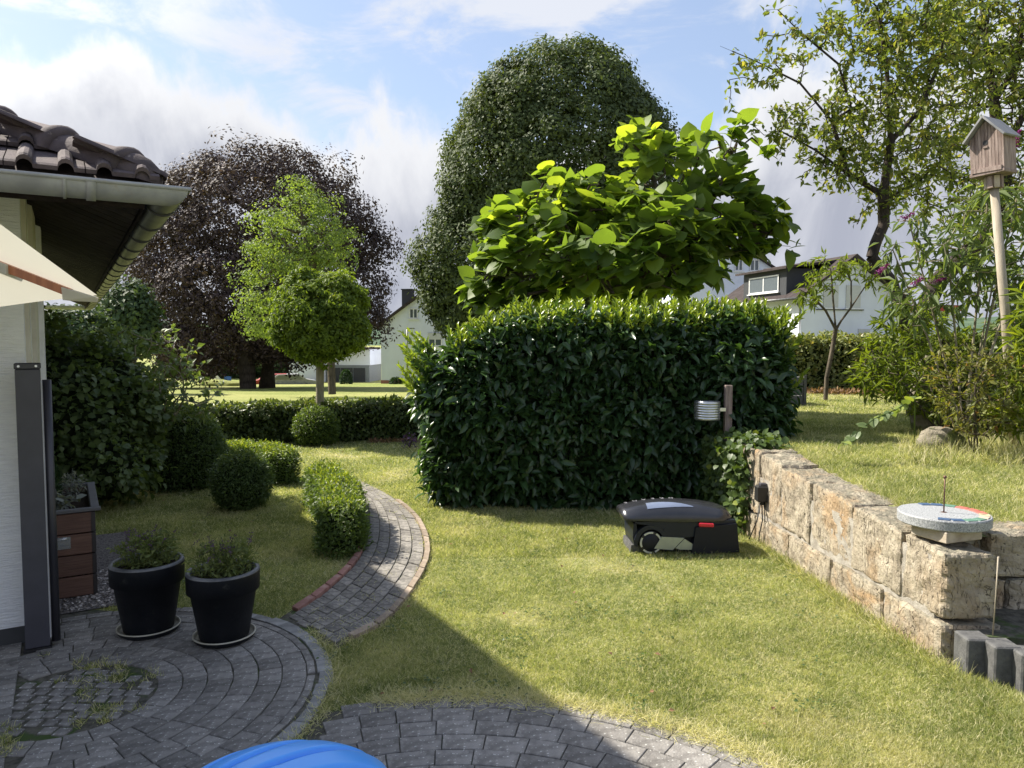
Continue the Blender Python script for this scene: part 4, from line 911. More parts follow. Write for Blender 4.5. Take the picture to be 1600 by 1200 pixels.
# ------------------------------------------------------------------ laurel hedge
HX0, HX1, HY0, HY1, HZ = -.68, 2.36, 6.74, 7.75, 1.72
def laurel():
    n = 21000; pts = []; nr = []
    Wd_, Dp = HX1 - HX0, HY1 - HY0; areas = np.array([Wd_ * HZ * 1.0, Wd_ * Dp * .9, Dp * HZ * 1.2, Dp * HZ * 1.2, Wd_ * HZ * .25]); areas /= areas.sum()
    f = rg.choice(5, size=n, p=areas); a, c = rg.random(n), rg.random(n)
    x = np.where(f == 2, HX0, np.where(f == 3, HX1, HX0 + a * Wd_)); y = np.where(f == 0, HY0, np.where(f == 4, HY1, HY0 + np.where(f >= 2, a, c) * Dp)); y = np.where((f == 1), HY0 + c * Dp, y); z = np.where(f == 1, HZ, c * HZ)
    N = np.zeros((n, 3)); N[f == 0] = (0, -1, 0); N[f == 1] = (0, 0, 1); N[f == 2] = (-1, 0, 0); N[f == 3] = (1, 0, 0); N[f == 4] = (0, 1, 0)
    P = np.stack([x, y, z], 1); lo = np.array([HX0 + .33, HY0 + .30, .0]); hi = np.array([HX1 - .3, HY1 - .30, HZ - .2]); Cq = np.clip(P, lo, hi); d = P - Cq; L = np.linalg.norm(d, axis=1, keepdims=True)
    rr = np.array([.33, .30, .2]); m_ = (L[:, 0] > 1e-6); dn = np.where(m_[:, None], d / np.maximum(L, 1e-6), N); rad_ = np.minimum(L, .31); P = Cq + dn * rad_; N = dn
    # bulge: belly out at mid height, tuck in at the foot
    zz_ = P[:, 2] / HZ; bel = .20 * np.sin(np.clip(zz_, 0, 1) * math.pi) - .10 * (1 - zz_) ** 3; hn = N.copy(); hn[:, 2] = 0
    P = P + hn * bel[:, None] * np.where(np.abs(N[:, 0:1]) > .5, 1.0, .45) + N * bumpy(P, 2.2, .14)[:, None] + N * bumpy(P, 6, .05)[:, None]
    slope = np.clip((P[:, 0] - HX0) / .9, 0, 1); P[:, 2] *= .80 + .20 * slope ** .7
    return P, N
P, Nn = laurel(); Pb, Nb = ell_surface([(2.14, 6.92, .88, .44, .44, .92)], 3200, .9, 1.02); okb = (Pb[:, 2] > .1); P = np.concatenate([P, Pb[okb]]); Nn = np.concatenate([Nn, Nb[okb]]); P[:, 2] = np.maximum(P[:, 2], .03)
core = MB(); vs = []
for z, k in ((.02, .80), (.5, .93), (1.1, .95), (1.45, .86), (1.58, .6)):
    cx, cy = (HX0 + HX1) / 2, (HY0 + HY1) / 2
    for q in range(24):
        a = 2 * math.pi * q / 24; ca, sa = math.cos(a), math.sin(a); s = (abs(ca) ** 5 + abs(sa) ** 5) ** (-.2)
        xx = cx + ca * s * (HX1 - HX0) / 2 * k * .98; vs.append((xx, cy + sa * s * (HY1 - HY0) / 2 * k * .95, z * (.78 + .22 * min(1, max(0, (xx - HX0) / .9)))))
core.add(vs, [(j * 24 + i, j * 24 + (i + 1) % 24, (j + 1) * 24 + (i + 1) % 24, (j + 1) * 24 + i) for j in range(4) for i in range(24)] + [tuple(range(96, 120))], True)
lh = shell_hedge('laurel_hedge', 'tall dark cherry laurel hedge with bright upright shoots behind the robot mower', P, Nn, M['laurel'], .108, .38, T_LAUREL, core, M['dark_fill'], 150, origin=(.85, 7.2, 0), tilt=.95, down=.35, thick=.18, jitter=.035, vfun=lambda P, v, N: v * .86 + .14 * np.clip((P[:, 2] - 1.5) / .3, 0, 1))
# shoots on top and on the sunny left flank
def shoots():
    PP, DD, NN_, LL, vv = [], [], [], [], []; stems = MB()
    for k in range(720):
        if k < 620: x = random.uniform(HX0 + .1, HX1 + .1); y = random.uniform(HY0 + .02, HY1 - .1); z = (1.60 if y > HY0 + .15 else 1.52) * (.80 + .20 * min(1, max(0, (x - HX0) / .9)) ** .7); lean = Vector((random.gauss(0, .22), random.gauss(-.12, .2), 1))
        elif k < 670: a = random.random(); x, y, z = HX0 - .08 + random.uniform(-.1, .1), HY0 + random.uniform(0, .7), random.uniform(.9, 1.4); lean = Vector((-.7, random.gauss(-.2, .2), .8))
        else: x, y, z = HX1 + random.uniform(-.1, .15), HY0 + random.uniform(-.05, .7), random.uniform(1.0, 1.55); lean = Vector((.5, random.gauss(-.2, .2), .9))
        L = random.uniform(.14, .32) * (1.25 if random.random() < .12 else 1); d = lean.normalized(); p0 = Vector((x, y, z)); 
        stems.tube([p0 - d * .1 - Vector((.85, 7.2, 0)), p0 + d * L - Vector((.85, 7.2, 0))], [.005, .002], 4, False)
        m_ = int(L / .022) + 3; ph = random.uniform(0, 6); yng = random.random()
        for j in range(m_):
            f = j / (m_ - 1); p = p0 + d * L * f; an = ph + j * 2.4; s = Vector((math.cos(an), math.sin(an), 0)); dd = d * (.75 + .8 * f) + s * (1.0 - .5 * f)
            PP.append(p); DD.append(dd); NN_.append(-s * .6 + d * .8); LL.append(.115 * (1 - .35 * f) * random.uniform(.85, 1.15)); vv.append(min(1, .60 + .38 * f * (.5 + yng) + .20 * random.random()))
    ar = lambda a: np.array([tuple(x) for x in a]); stems.obj('shoot_stem', M['box'], lh, kind='stuff')
    foliage(lh, ar(PP), ar(DD), ar(NN_), np.array(LL), np.array(LL) * .33, T_LAUREL, np.array(vv), M['laurel'], 150, (.85, 7.2, 0), stuff='shoot_leaves')
shoots()
# post and steel lamp in the hedge
pb = G(1136, 800); post = MB(); post.box((0, 0, .58), (.06, .055, 1.16), bev=.005); pq = at(1134, 700, 6.55)
tag(post.obj('wooden_post', M['birdwood'], None, (pq.x - .01, 6.47, 0)), 'weathered wooden post standing in the front of the laurel hedge', 'post')
lc = at(1103, 641, 6.47); lm = empty('steel_drum', (lc.x, 6.43, lc.z - .08), 0, 'ribbed shiny steel cylinder mounted on the wooden post in the hedge', 'lamp')
b = MB(); prof = [(0, 0), (.105, 0)]
for k in range(7): z = .008 + k * .022; prof += [(.110, z), (.112, z + .008), (.110, z + .017), (.1065, z + .020)]
prof += [(.11, .162), (0, .162)]; b.lathe(prof, 36); b.obj('drum', M['ribbed'], lm)
b = MB(); b.box((.13, 0, .09), (.06, .02, .03)); b.obj('bracket', M['chrome'], lm)

# ------------------------------------------------------------------ catalpa behind the hedge
def E(px, py, Y, rx, ry, rz=None):
    p = at(px, py, Y); k = Y / FPX; return (p.x, p.y, p.z, rx * k, (rz or rx) * k, ry * k)
CY = 8.9
cat_e = [E(850, 390, CY, 100, 70), E(1000, 362, CY, 115, 55), E(1110, 345, CY + .2, 90, 62), E(965, 415, CY, 150, 55), E(800, 430, CY - .2, 60, 55), E(1168, 360, CY, 52, 36), E(1010, 245, CY, 35, 50), E(1110, 255, CY, 55, 50), E(872, 318, CY, 50, 36), E(935, 318, CY, 60, 42), E(800, 360, CY, 50, 34)]
tb = at(985, 800, CY); tb.z = 0.0
cat_l = [[tb, at(975, 560, CY), at(960, 470, CY)], [at(960, 470, CY), at(880, 400, CY), at(872, 350, CY), at(820, 330, CY)], [at(960, 470, CY), at(1030, 400, CY), at(1040, 330, CY), at(1005, 240, CY)], [at(1030, 400, CY), at(1110, 370, CY), at(1180, 350, CY)], [at(1080, 380, CY), at(1120, 300, CY), at(1160, 200, CY)]]
croot = empty('catalpa_tree', tb, 0, 'broad catalpa tree with large backlit yellow-green leaves above the laurel hedge', 'tree'); to = np.array(tb)
A = np.concatenate([ell_surface(cat_e, 1000, .62, 1.05, .7)[0], ell_inner(cat_e, 160, .2, .7), np.array([at(x, y, CY + random.uniform(-.3, .3)) for x, y in ((1000, 195), (990, 215), (965, 225), (1015, 210), (1150, 190), (1140, 215), (1175, 215), (1190, 235), (1120, 210), (740, 460), (755, 400), (1235, 385), (1225, 350), (1210, 310), (850, 265), (930, 275))])])
pos, par_, r, lb = grow(cat_l, A, .16, .085, .006, .12, -.03)
V, F = tubes(pos, par_, r, 7); link_obj('trunk', npmesh('trunk', V - to, F, M['bark'], smooth=True), croot)
ok = np.where((par_ >= 0) & (r < .03) & ~lb)[0]; hasc = np.zeros(len(pos), bool); hasc[par_[par_ >= 0]] = True
idx = np.concatenate([np.repeat(ok, 1), np.repeat(ok[~hasc[ok]], 4)]); n = len(idx); cen = np.array(at(1000, 480, CY)); rad_ = pos[idx] - cen; rad_ /= np.linalg.norm(rad_, axis=1, keepdims=True)
D = rad_ * .7 + runit(n) * .7 + np.array([0, -.15, -.30]); N = np.array([0, -.15, 1.0]) + rad_ * .5 + runit(n) * .6
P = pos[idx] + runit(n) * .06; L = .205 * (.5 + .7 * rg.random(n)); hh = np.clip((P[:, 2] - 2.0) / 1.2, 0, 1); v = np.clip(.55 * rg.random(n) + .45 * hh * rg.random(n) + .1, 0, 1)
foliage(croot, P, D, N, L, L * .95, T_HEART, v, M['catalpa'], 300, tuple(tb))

# ------------------------------------------------------------------ background trees
LY = 40.
lin = [E(890, 238, LY, 140, 155, 120), E(830, 265, LY, 125, 140, 110), E(955, 285, LY, 90, 150, 100), E(780, 300, LY + 1, 88, 100, 90), E(880, 350, LY, 150, 120, 110), E(745, 410, LY, 88, 95, 85), E(840, 460, LY, 110, 90, 95), E(960, 400, LY, 80, 110, 80), E(712, 455, LY, 52, 62, 50)]
lb_ = at(850, 600, LY); lb_.z = -1.2
crown_tree('dense_linden_tree', 'tall dense dome-shaped dark green tree rising behind the catalpa', 'tree', lb_, lin, M['linden'], M['bark'], 3600, 52, .46, .22, .5, lo=.76, up=.5, rough=.20, gap=-.62)
BY = 46.
bee = [E(400, 360, BY, 130, 120), E(310, 400, BY, 95, 110), E(490, 370, BY, 90, 105), E(270, 470, BY, 75, 95), E(528, 450, BY, 66, 95), E(400, 465, BY, 145, 98), E(330, 300, BY, 60, 55), E(430, 290, BY, 75, 50), E(235, 500, BY, 40, 55), E(320, 535, BY, 85, 40), E(455, 535, BY, 75, 32), E(572, 390, BY, 40, 42), E(556, 490, BY, 30, 42)]
bb_ = at(388, 613, 44.); 
crown_tree('copper_beech', 'huge dark purple copper beech standing on the meadow behind the garden hedge', 'tree', bb_, bee, M['beech'], M['bark_dark'], 3600, 32, .60, .21, .50, lo=.55, rough=.42, gap=-.34, up=.3, droop=.3, limbs=[[bb_, at(385, 560, 44.2), at(395, 450, 45.), at(400, 330, 45.5)], [at(388, 540, 44.5), at(300, 450, 45), at(270, 380, 45)], [at(390, 500, 44.5), at(480, 440, 45), at(520, 380, 45)]], nat=160)
b = MB(); q = at(417, 612, 46); b.tube([(0, 0, 0), (.1, 0, 1.5), (-.1, 0, 5.5)], [.55, .38, .3], 12); tag(b.obj('tree_trunk', M['bark_dark'], None, q), 'second dark trunk just behind the trunk of the copper beech', 'tree trunk')
# light green tree in layered tiers
GY = 30.
gk = [E(462, 298, GY, 26, 20), E(485, 325, GY, 42, 20), E(435, 345, GY, 48, 17), E(500, 368, GY, 52, 18), E(425, 388, GY, 46, 16), E(515, 400, GY, 40, 14), E(455, 415, GY, 55, 18), E(400, 432, GY, 34, 15), E(412, 468, GY, 40, 16), E(392, 486, GY, 26, 12), E(415, 512, GY, 30, 13), E(475, 370, GY, 40, 40)]
gb = at(519, 616, GY); crown_tree('layered_green_tree', 'light green tree with layered branches in front of the copper beech', 'tree', gb, gk, M['ginkgo'], M['bark'], 1050, 18, .22, .13, .16, lo=.35, rough=.5, gap=-.10, up=.6, limbs=[[gb, at(517, 560, GY), at(505, 480, GY), at(480, 380, GY), at(465, 300, GY)]], nat=120)
# ball-headed robinia
RY = 11.3
rb = [E(500, 496, RY, 70, 66), E(485, 462, RY, 48, 40), E(520, 465, RY, 46, 38), E(462, 508, RY, 38, 40), E(538, 510, RY, 36, 40)]
rbase = G(500, 692); rbase = Vector((at(500, 692, RY).x, RY, 0))
root, C = crown_tree('ball_headed_tree', 'small ball-headed robinia with lime green crown on a pale straight trunk', 'tree', rbase, rb, M['robinia'], M['bark_light'], 1900, 16, .065, .07, .062, lo=.6, up=.7, droop=.6, wd=.5, rough=.28, gap=-.35, limbs=[[rbase, at(500, 600, RY), at(500, 540, RY)]], nat=50, T=T_LANCE)
# shrubs and trees behind the left bush
for k, (px, py, Y, rx, ry, mt, lab) in enumerate([(110, 540, 22, 62, 55, 'fartree', 'dark green tree with drooping sprays under the eave'), (200, 500, 34, 34, 50, 'fartree', 'pale birch-like tree between the gutter and the copper beech'), (330, 560, 75, 60, 40, 'fartree', 'distant green trees seen under the copper beech'), (420, 560, 78, 90, 36, 'fartree', 'distant tree row behind the trunk of the copper beech')]):
    e = [E(px, py, Y, rx, ry), E(px - rx * .4, py + ry * .3, Y, rx * .7, ry * .7), E(px + rx * .4, py + ry * .35, Y, rx * .6, ry * .6)]; q = at(px, 600, Y); q.z = float(zlow(0, Y))
    crown_tree('background_tree', lab, 'tree', q, e, M[mt], M['bark'], 500, 16, .012 * Y, .008 * Y, .01 * Y, lo=.6)

# ------------------------------------------------------------------ clipped hedges behind the lawn
P, Nn, b = run_shell([(-5.2, 9.9), (-4.4, 10.7), (-3.6, 11.35), (-2.4, 11.6), (-1.2, 11.75), (.3, 11.9)], 17000, .28, .575, .08, hwv=.06)
P2 = P; shell_hedge('clipped_hedge', 'long clipped beech hedge closing off the back of the lawn', P, Nn, M['hornbeam'], .072, .62, T_LANCE, b, M['dark_fill'], 0, origin=(-2.4, 11.6, 0), tilt=.7, down=.3, vfun=lambda P, v, N: v * .82 + .22 * np.clip((P[:, 2] - .50) / .1, 0, 1), thick=.1)  # sunlit top edge put into the leaf colour by height
P, Nn, b = run_shell([(4.3, 13.6), (5.6, 13.2), (6.6, 12.9), (7.6, 12.6), (8.6, 12.4)], 14000, .40, .98, .25, z0=.62, hwv=.10)
shell_hedge('broad_hedge', 'broad rounded hedge with brown-tinged leaves in front of the white dormer house', P, Nn, M['rhedge'], .085, .62, T_LANCE, b, M['dark_fill'], 0, origin=(6.4, 13, .62), tilt=.7, down=.3, thick=.1)
n = 900; P = np.array([at(random.uniform(1290, 1405), random.uniform(600, 618), 12.2) for _ in range(n)]); P[:, 0] = rg.uniform(5.0, 6.8, n); P[:, 1] = 12.55 - .25 * (P[:, 0] - 5) + rg.normal(size=n) * .10; P[:, 2] = zup(P[:, 0], P[:, 1]) + .02 + .05 * rg.random(n)
V, F, vv = leaves(P, runit(n), runit(n) + [0, 0, 1], .07, .045, T_DIAMOND, rg.random(n)); tag(link_obj('leaf_litter', npmesh('leaf_litter', V, F, M['litter'], vv), kind='stuff'), 'reddish fallen leaves along the foot of the broad hedge', 'leaf litter')
n = 700; t_ = rg.random(n); P = np.stack([-2.2 + t_ * 1.6, 11.2 + t_ * .15 + rg.normal(size=n) * .06, .01 + .03 * rg.random(n)], 1)
V, F, vv = leaves(P, runit(n), runit(n) + [0, 0, 1], .05, .035, T_DIAMOND, rg.random(n)); tag(link_obj('leaf_litter', npmesh('leaf_litter', V, F, M['litter'], vv), kind='stuff'), 'brown leaves on the bare earth under the clipped beech hedge', 'leaf litter')
q = at(640, 682, 10.6); q.z = 0; shrub('aster_plant', 'small pale purple flowering plant at the end of the clipped hedge', 'plant', q, [(q.x, q.y, .12, .14, .1, .1)], 60, M['lavflower'], T_LANCE, .045, .6, 3, 0, .006, M['bark'], .06)

# ------------------------------------------------------------------ right side: old fruit trees
TY = 8.6
pl_e = [E(1385, 90, TY, 90, 95), E(1300, 190, TY, 85, 60), E(1400, 230, TY, 95, 80), E(1200, 110, TY, 55, 30), E(1250, 60, TY, 60, 30), E(1220, 200, TY, 50, 32), E(1470, 120, TY + .4, 80, 110), E(1480, 280, TY + .4, 70, 70), E(1310, 260, TY, 60, 40), E(1400, 20, TY, 110, 50), E(1390, 320, TY, 45, 30)]
fbase = at(1425, 640, TY); fbase.z = float(zup(fbase.x, TY))
froot = empty('old_plum_tree', fbase, 0, 'old fruit tree with a crooked dark trunk and airy crown right of the catalpa', 'tree'); to = np.array(fbase)
fl = [[fbase, at(1425, 560, TY), at(1408, 490, TY), at(1394, 440, TY), at(1362, 402, TY), at(1368, 380, TY), at(1381, 350, TY), at(1380, 305, TY), at(1392, 220, TY), at(1385, 100, TY), at(1370, 10, TY)],
      [at(1380, 305, TY), at(1325, 272, TY), at(1275, 235, TY), at(1220, 205, TY)], [at(1325, 272, TY), at(1300, 190, TY), at(1250, 130, TY), at(1180, 95, TY), at(1125, 72, TY)], [at(1392, 220, TY), at(1440, 170, TY + .2), at(1470, 90, TY + .3), at(1480, 10, TY + .3)], [at(1330, 170, TY), at(1310, 100, TY), at(1250, 50, TY), at(1215, 15, TY)]]
tips = np.array([at(x, y, TY) for x, y in ((1120, 72), (1150, 80), (1165, 100), (1140, 160), (1150, 175), (1195, 15), (1230, 8), (1200, 235), (1215, 255), (1330, 340), (1340, 350), (1245, 20))])
A = np.concatenate([ell_inner(pl_e, 1350, 0, 1.1), tips]); pos, par_, r, lb = grow(fl, A, .14, .062, .003, .15, -.02, .06, .62)
V, F = tubes(pos, par_, r, 6); link_obj('trunk', npmesh('trunk', V - to, F, M['bark_dark'], smooth=True), froot)
ok = np.where((par_ >= 0) & (r < .02) & ~lb)[0]; idx = np.repeat(ok, 6); n = len(idx); P = pos[par_[idx]] + (pos[idx] - pos[par_[idx]]) * rg.random(n)[:, None] + runit(n) * .05
D = (pos[idx] - pos[par_[idx]]) * 4 + runit(n) * .8 + [0, 0, -.25]; N = runit(n) * .8 + [0, 0, .9]; L = .088 * (.6 + .7 * rg.random(n))
foliage(froot, P, D, N, L, L * .48, T_LANCE, rg.random(n), M['plum'], 200, tuple(fbase))
# second tree behind
SY = 10.5
s_e = [E(1560, 120, SY, 90, 130), E(1600, 280, SY, 90, 80), E(1520, 230, SY, 60, 70), E(1540, 330, SY, 80, 45), E(1650, 60, SY, 90, 120), E(1480, 40, SY, 60, 50), E(1530, 30, SY, 90, 60)]
sbase = at(1420, 600, SY); sbase.z = float(zup(sbase.x, SY)); sroot = empty('leaning_fruit_tree', sbase, 0, 'second fruit tree with a thick leaning limb behind the bird house', 'tree'); to = np.array(sbase)
fl = [[sbase, at(1438, 500, SY), at(1465, 440, SY), at(1510, 395, SY), at(1560, 355, SY), at(1620, 320, SY)], [at(1545, 365, SY), at(1568, 280, SY), at(1555, 170, SY), at(1540, 60, SY), at(1530, -20, SY)], [at(1560, 250, SY), at(1610, 160, SY), at(1640, 60, SY)], [at(1552, 160, SY), at(1590, 100, SY), at(1600, 0, SY)]]
A = ell_inner(s_e, 1300, 0, 1.0); pos, par_, r, lb = grow(fl, A, .17, .12, .004, .15, -.02, .06, .62)
V, F = tubes(pos, par_, r, 6); link_obj('trunk', npmesh('trunk', V - to, F, M['bark_dark'], smooth=True), sroot)
ok = np.where((par_ >= 0) & (r < .03) & ~lb)[0]; idx = np.repeat(ok, 7); n = len(idx); P = pos[par_[idx]] + (pos[idx] - pos[par_[idx]]) * rg.random(n)[:, None] + runit(n) * .07
D = (pos[idx] - pos[par_[idx]]) * 4 + runit(n) * .8 + [0, 0, -.25]; N = runit(n) * .8 + [0, 0, .9]; L = .09 * (.6 + .7 * rg.random(n))
foliage(sroot, P, D, N, L, L * .5, T_LANCE, rg.random(n), M['plum'], 0, tuple(sbase))
# sapling
SPY = 11.0; q = at(1290, 627, SPY); q.z = float(zup(q.x, SPY))
sp_l = [[q, at(1292, 590, SPY), at(1300, 550, SPY), at(1306, 515, SPY)], [at(1306, 515, SPY), at(1290, 485, SPY), at(1262, 455, SPY)], [at(1306, 512, SPY), at(1330, 480, SPY), at(1350, 450, SPY), at(1372, 430, SPY)], [at(1306, 515, SPY), at(1302, 470, SPY), at(1298, 420, SPY)], [at(1330, 480, SPY), at(1330, 440, SPY), at(1318, 410, SPY)]]
sap_e = [E(1285, 425, SPY, 38, 30), E(1262, 462, SPY, 28, 16), E(1330, 415, SPY, 25, 22), E(1370, 425, SPY, 20, 30)]
shrub('peach_sapling', 'slender peach sapling with sparse yellow-green leaves in front of the broad hedge', 'tree', q, sap_e, 130, M['willow'], T_LANCE, .13, .28, 4, 60, .034, M['bark'], .12, .6, .03, limbs=sp_l, expo=.75)

# ------------------------------------------------------------------ right border planting
def ub(px, py_guess, Y):
    p = at(px, py_guess, Y); p.z = float(zup(p.x, Y)); return p
q = ub(1505, 700, 6.4)
bd_e = [E(1560, 420, 6.4, 90, 60), E(1480, 400, 6.4, 60, 50), E(1440, 470, 6.4, 60, 50), E(1540, 330, 6.4, 60, 50), E(1400, 400, 6.4, 28, 40), E(1420, 345, 6.4, 25, 22), E(1615, 300, 6.6, 26, 80), E(1590, 520, 6.6, 60, 60)]
bl = [[q] + [Vector(q).lerp(at(x, y, 6.4), .5) + Vector((0, 0, .05)), at(x, y, 6.4)] for x, y in ((1560, 400), (1480, 380), (1420, 345), (1395, 390), (1545, 300), (1600, 260), (1590, 430))]
broot, bpos = shrub('butterfly_bush', 'tall grey-green butterfly bush with purple flower spikes round the bird house pole', 'bush', q, bd_e, 480, M['buddleia'], T_LANCE, .15, .24, 3, 150, .022, M['bark_light'], .14, .5, .04, limbs=bl, surf=False)
for (px, py, ang) in ((1418, 338, 1.1), (1432, 441, .9), (1468, 437, 1.3), (1590, 213, .3), (1578, 232, 1.2), (1380, 420, .8)):
    c = at(px, py, 6.2) - Vector(q); n = 120; t = rg.random(n); d = np.array([math.sin(ang), -.15, math.cos(ang)]); P = np.array(c) + d * ((t - .5) * .11)[:, None] + runit(n) * (.022 * (1 - .7 * t))[:, None]
    V, F, vv = leaves(P, runit(n), runit(n), .016, .014, T_DIAMOND, rg.random(n)); link_obj('flower_spike', npmesh('flower_spike', V, F, M['purple'], vv), broot)
q = ub(1470, 650, 6.9)
wl_e = [E(1400, 560, 6.9, 65, 55), E(1470, 540, 6.9, 60, 60), E(1370, 590, 7.0, 40, 40), E(1450, 610, 6.9, 60, 40), E(1420, 500, 7.0, 50, 30)]
shrub('willow_leaved_shrub', 'yellow-green shrub with narrow leaves left of the butterfly bush', 'shrub', q, wl_e, 420, M['willow'], T_LANCE, .11, .20, 4, 150, .018, M['bark'], .1, .15, .03, up=.3)
q = ub(1625, 690, 5.6)
shrub('bamboo_clump', 'bright lime bamboo-like clump by the pole at the right edge', 'bamboo', q, [E(1625, 500, 5.6, 45, 80), E(1625, 590, 5.6, 50, 60), E(1610, 640, 5.6, 60, 40)], 240, M['willow'], T_LANCE, .13, .15, 4, 120, .012, M['willow'], .1, .1, .03, up=.3, vfun=lambda P, v: v + .15)
q = ub(1520, 690, 5.7)
shrub('red_tinged_shrub', 'low shrub with reddish stems and bronze leaves above the mossy rock', 'shrub', q, [E(1500, 590, 5.7, 55, 60), E(1545, 600, 5.7, 55, 60), E(1530, 650, 5.6, 60, 35)], 330, M['redshrub'], T_LANCE, .055, .4, 5, 100, .010, M['bark'], .08, .1, .03)
q = ub(1560, 700, 6.6)
shrub('dark_undergrowth_bush', 'dense mid green bush behind the red-tinged shrub', 'bush', q, [E(1560, 600, 6.8, 90, 75), E(1490, 620, 7.0, 60, 60), E(1600, 480, 7.2, 60, 90), E(1440, 560, 7.6, 60, 60)], 520, M['hornbeam'], T_LANCE, .09, .5, 5, 0, .02, M['bark'], .12, .2, .05)
# arching leafy branch over the upper lawn
q = ub(1430, 650, 6.0); q2 = [at(1430, 622, 5.9), at(1400, 640, 5.7), at(1365, 655, 5.5), at(1340, 675, 5.4), at(1318, 690, 5.35)]
ar = empty('trailing_branch', q, 0, 'arching trailing branch with heart shaped leaves reaching over the upper lawn', 'branch')
b = MB(); b.tube([Vector((0, 0, 0))] + [x - q for x in q2], [.006, .005, .004, .004, .003, .002], 6); b.obj('stem', M['box'], ar)
pp = resample([x for x in q2], .07); PP = np.array([tuple(x) for x in pp]); PP = np.repeat(PP, 2, 0); n = len(PP); sd_ = np.tile([1, -1], n // 2)[:, None]
foliage(ar, PP, np.array([-.5, -.2, -.3]) + np.array([0, .7, -.3]) * sd_ + runit(n) * .8, np.array([-.2, -.5, .9]) + runit(n) * .35, .085 * (.7 + .5 * rg.random(n)), .06, T_HEART, .5 + .45 * rg.random(n), M['viburnum'], min(n, 60), tuple(q))
# rocks
def rock(name, label, c, r, seed):
    b = bmesh.new(); bmesh.ops.create_icosphere(b, subdivisions=4, radius=1)
    for v_ in b.verts:
        p = v_.co.copy(); k = 1 + .28 * noise.noise(p * 1.3 + Vector((seed, 0, 0))) + .10 * noise.noise(p * 4 + Vector((0, seed, 0))) + .03 * noise.noise(p * 12); v_.co = Vector((p.x * r[0] * k, p.y * r[1] * k, p.z * r[2] * k))
    me = bpy.data.meshes.new(name); b.to_mesh(me); b.free(); me.materials.append(M['rock'])
    for p in me.polygons: p.use_smooth = True
    return tag(link_obj(name, me, None, c), label, 'rock')
q = ub(1468, 690, 5.9); q.z += .07; rock('mossy_rock', 'low rounded mossy boulder at the edge of the upper lawn', q, (.17, .13, .13), 2)
q = ub(1440, 640, 7.2); q.z += .3; rock('standing_stone', 'upright pinkish stone half hidden in the shrubs behind the boulder', q, (.11, .12, .42), 5)
# grey compost box right of laurel hedge
q = ub(1244, 640, 10.2); cb = empty('compost_box', q, .25, 'grey boarded box peeking out behind the right end of the laurel hedge', 'compost box')
for k in range(3): b = MB(); b.box((-.25, 0, .07 + k * .13), (.7, .03, .12), bev=.004); b.obj('board', M['greybox'], cb)
for k in range(3): b = MB(); b.box((.115, .38, .07 + k * .13), (.03, .72, .12), bev=.004); b.obj('board', M['greybox'], cb)
b = MB(); b.box((.117, -.004, .2), (.045, .045, .44)); b.obj('corner_post', M['palisade'], cb)

# ------------------------------------------------------------------ bird house
BYd = 5.9; bp = at(1553, 290, BYd); bq = at(1586, 690, BYd); bq.z = float(zup(bq.x, BYd))
pole = MB(); pole.tube([Vector((0, 0, 0)), (bp - bq) * .5 + Vector((.01, 0, 0)), bp - bq], [.036, .034, .031], 14); tag(pole.obj('pole', M['polewood'], None, bq), 'tall bare round wooden pole carrying the bird house', 'pole')
bh = empty('bird_house', bp, .42, 'weathered wooden bird house with pitched grey roof on a tall pole', 'bird house'); bh.rotation_euler = (R(2), -R(3), R(-58)); bh.scale = (1.14, 1.14, 1.14)
def bh_poly(w0, w1, z0, z1, zt): return [(-w0 / 2, z0), (w0 / 2, z0), (w1 / 2, z1), (0, zt), (-w1 / 2, z1)]
# round collar of small blocks under the box
for k in range(8):
    a = 2 * math.pi * k / 8; b = MB(); b.box((.045 * math.cos(a), .045 * math.sin(a), .02), (.022, .034, .085), a, bev=.003); b.obj('collar_block', M['sandblock'] if k % 2 else M['birdwood'], bh)
b = MB(); b.box((0, 0, .078), (.22, .19, .022), bev=.003); b.obj('floor_board', M['birdwood'], bh)
z0, z1, zt, hw_, dp = .09, .34, .45, .095, .17
ns = 9; wv = 2 * hw_ / ns
for k in range(ns):                                             # vertical front slats following the gable
    xa, xb = -hw_ + k * wv + .0012, -hw_ + (k + 1) * wv - .0012; zz_ = lambda x: z1 + (zt - z1) * (1 - abs(x) / hw_) - .01
    b = MB(); b.prism([(xa, z0), (xb, z0), (xb, zz_(xb)), (xa, zz_(xa))], -dp / 2, -dp / 2 + .012); b.obj('front_slat', M['birdwood'], bh)
b = MB(); b.prism([(-hw_, z0), (hw_, z0), (hw_, z1 - .01), (0, zt - .015), (-hw_, z1 - .01)], dp / 2 - .012, dp / 2); b.obj('back_panel', M['birdwood'], bh)
for s in (-1, 1): b = MB(); b.box((s * (hw_ + .006), 0, (z0 + z1) / 2 - .005), (.012, dp, z1 - z0 - .005)); b.obj('side_panel', M['birdwood'], bh)
b = MB(); b.box((0, -dp / 2 - .008, z0 + .012), (.19, .014, .03), ry=R(3)); b.obj('sill_board', M['birdwood'], bh)
b = MB(); b.tube([(-.005, -dp / 2 - .0015, z1 - .055), (-.005, -dp / 2 + .005, z1 - .055)], .017, 18); b.obj('entry_hole', M['black'], bh)
b = MB(); b.box((-.005, -dp / 2 - .004, z1 - .085), (.03, .006, .012)); b.obj('perch_block', M['birdwood'], bh)
sl_ = math.atan2(zt - z1, hw_)
for s in (-1, 1):
    ln = .20; cx = s * (ln / 2 * math.cos(sl_) - .0); cz = zt + .008 - ln / 2 * math.sin(sl_)
    b = MB(); b.box((cx, -.01, cz), (ln, dp + .07, .014), ry=s * sl_, bev=.002); b.obj('roof_board', M['birdroof'], bh)

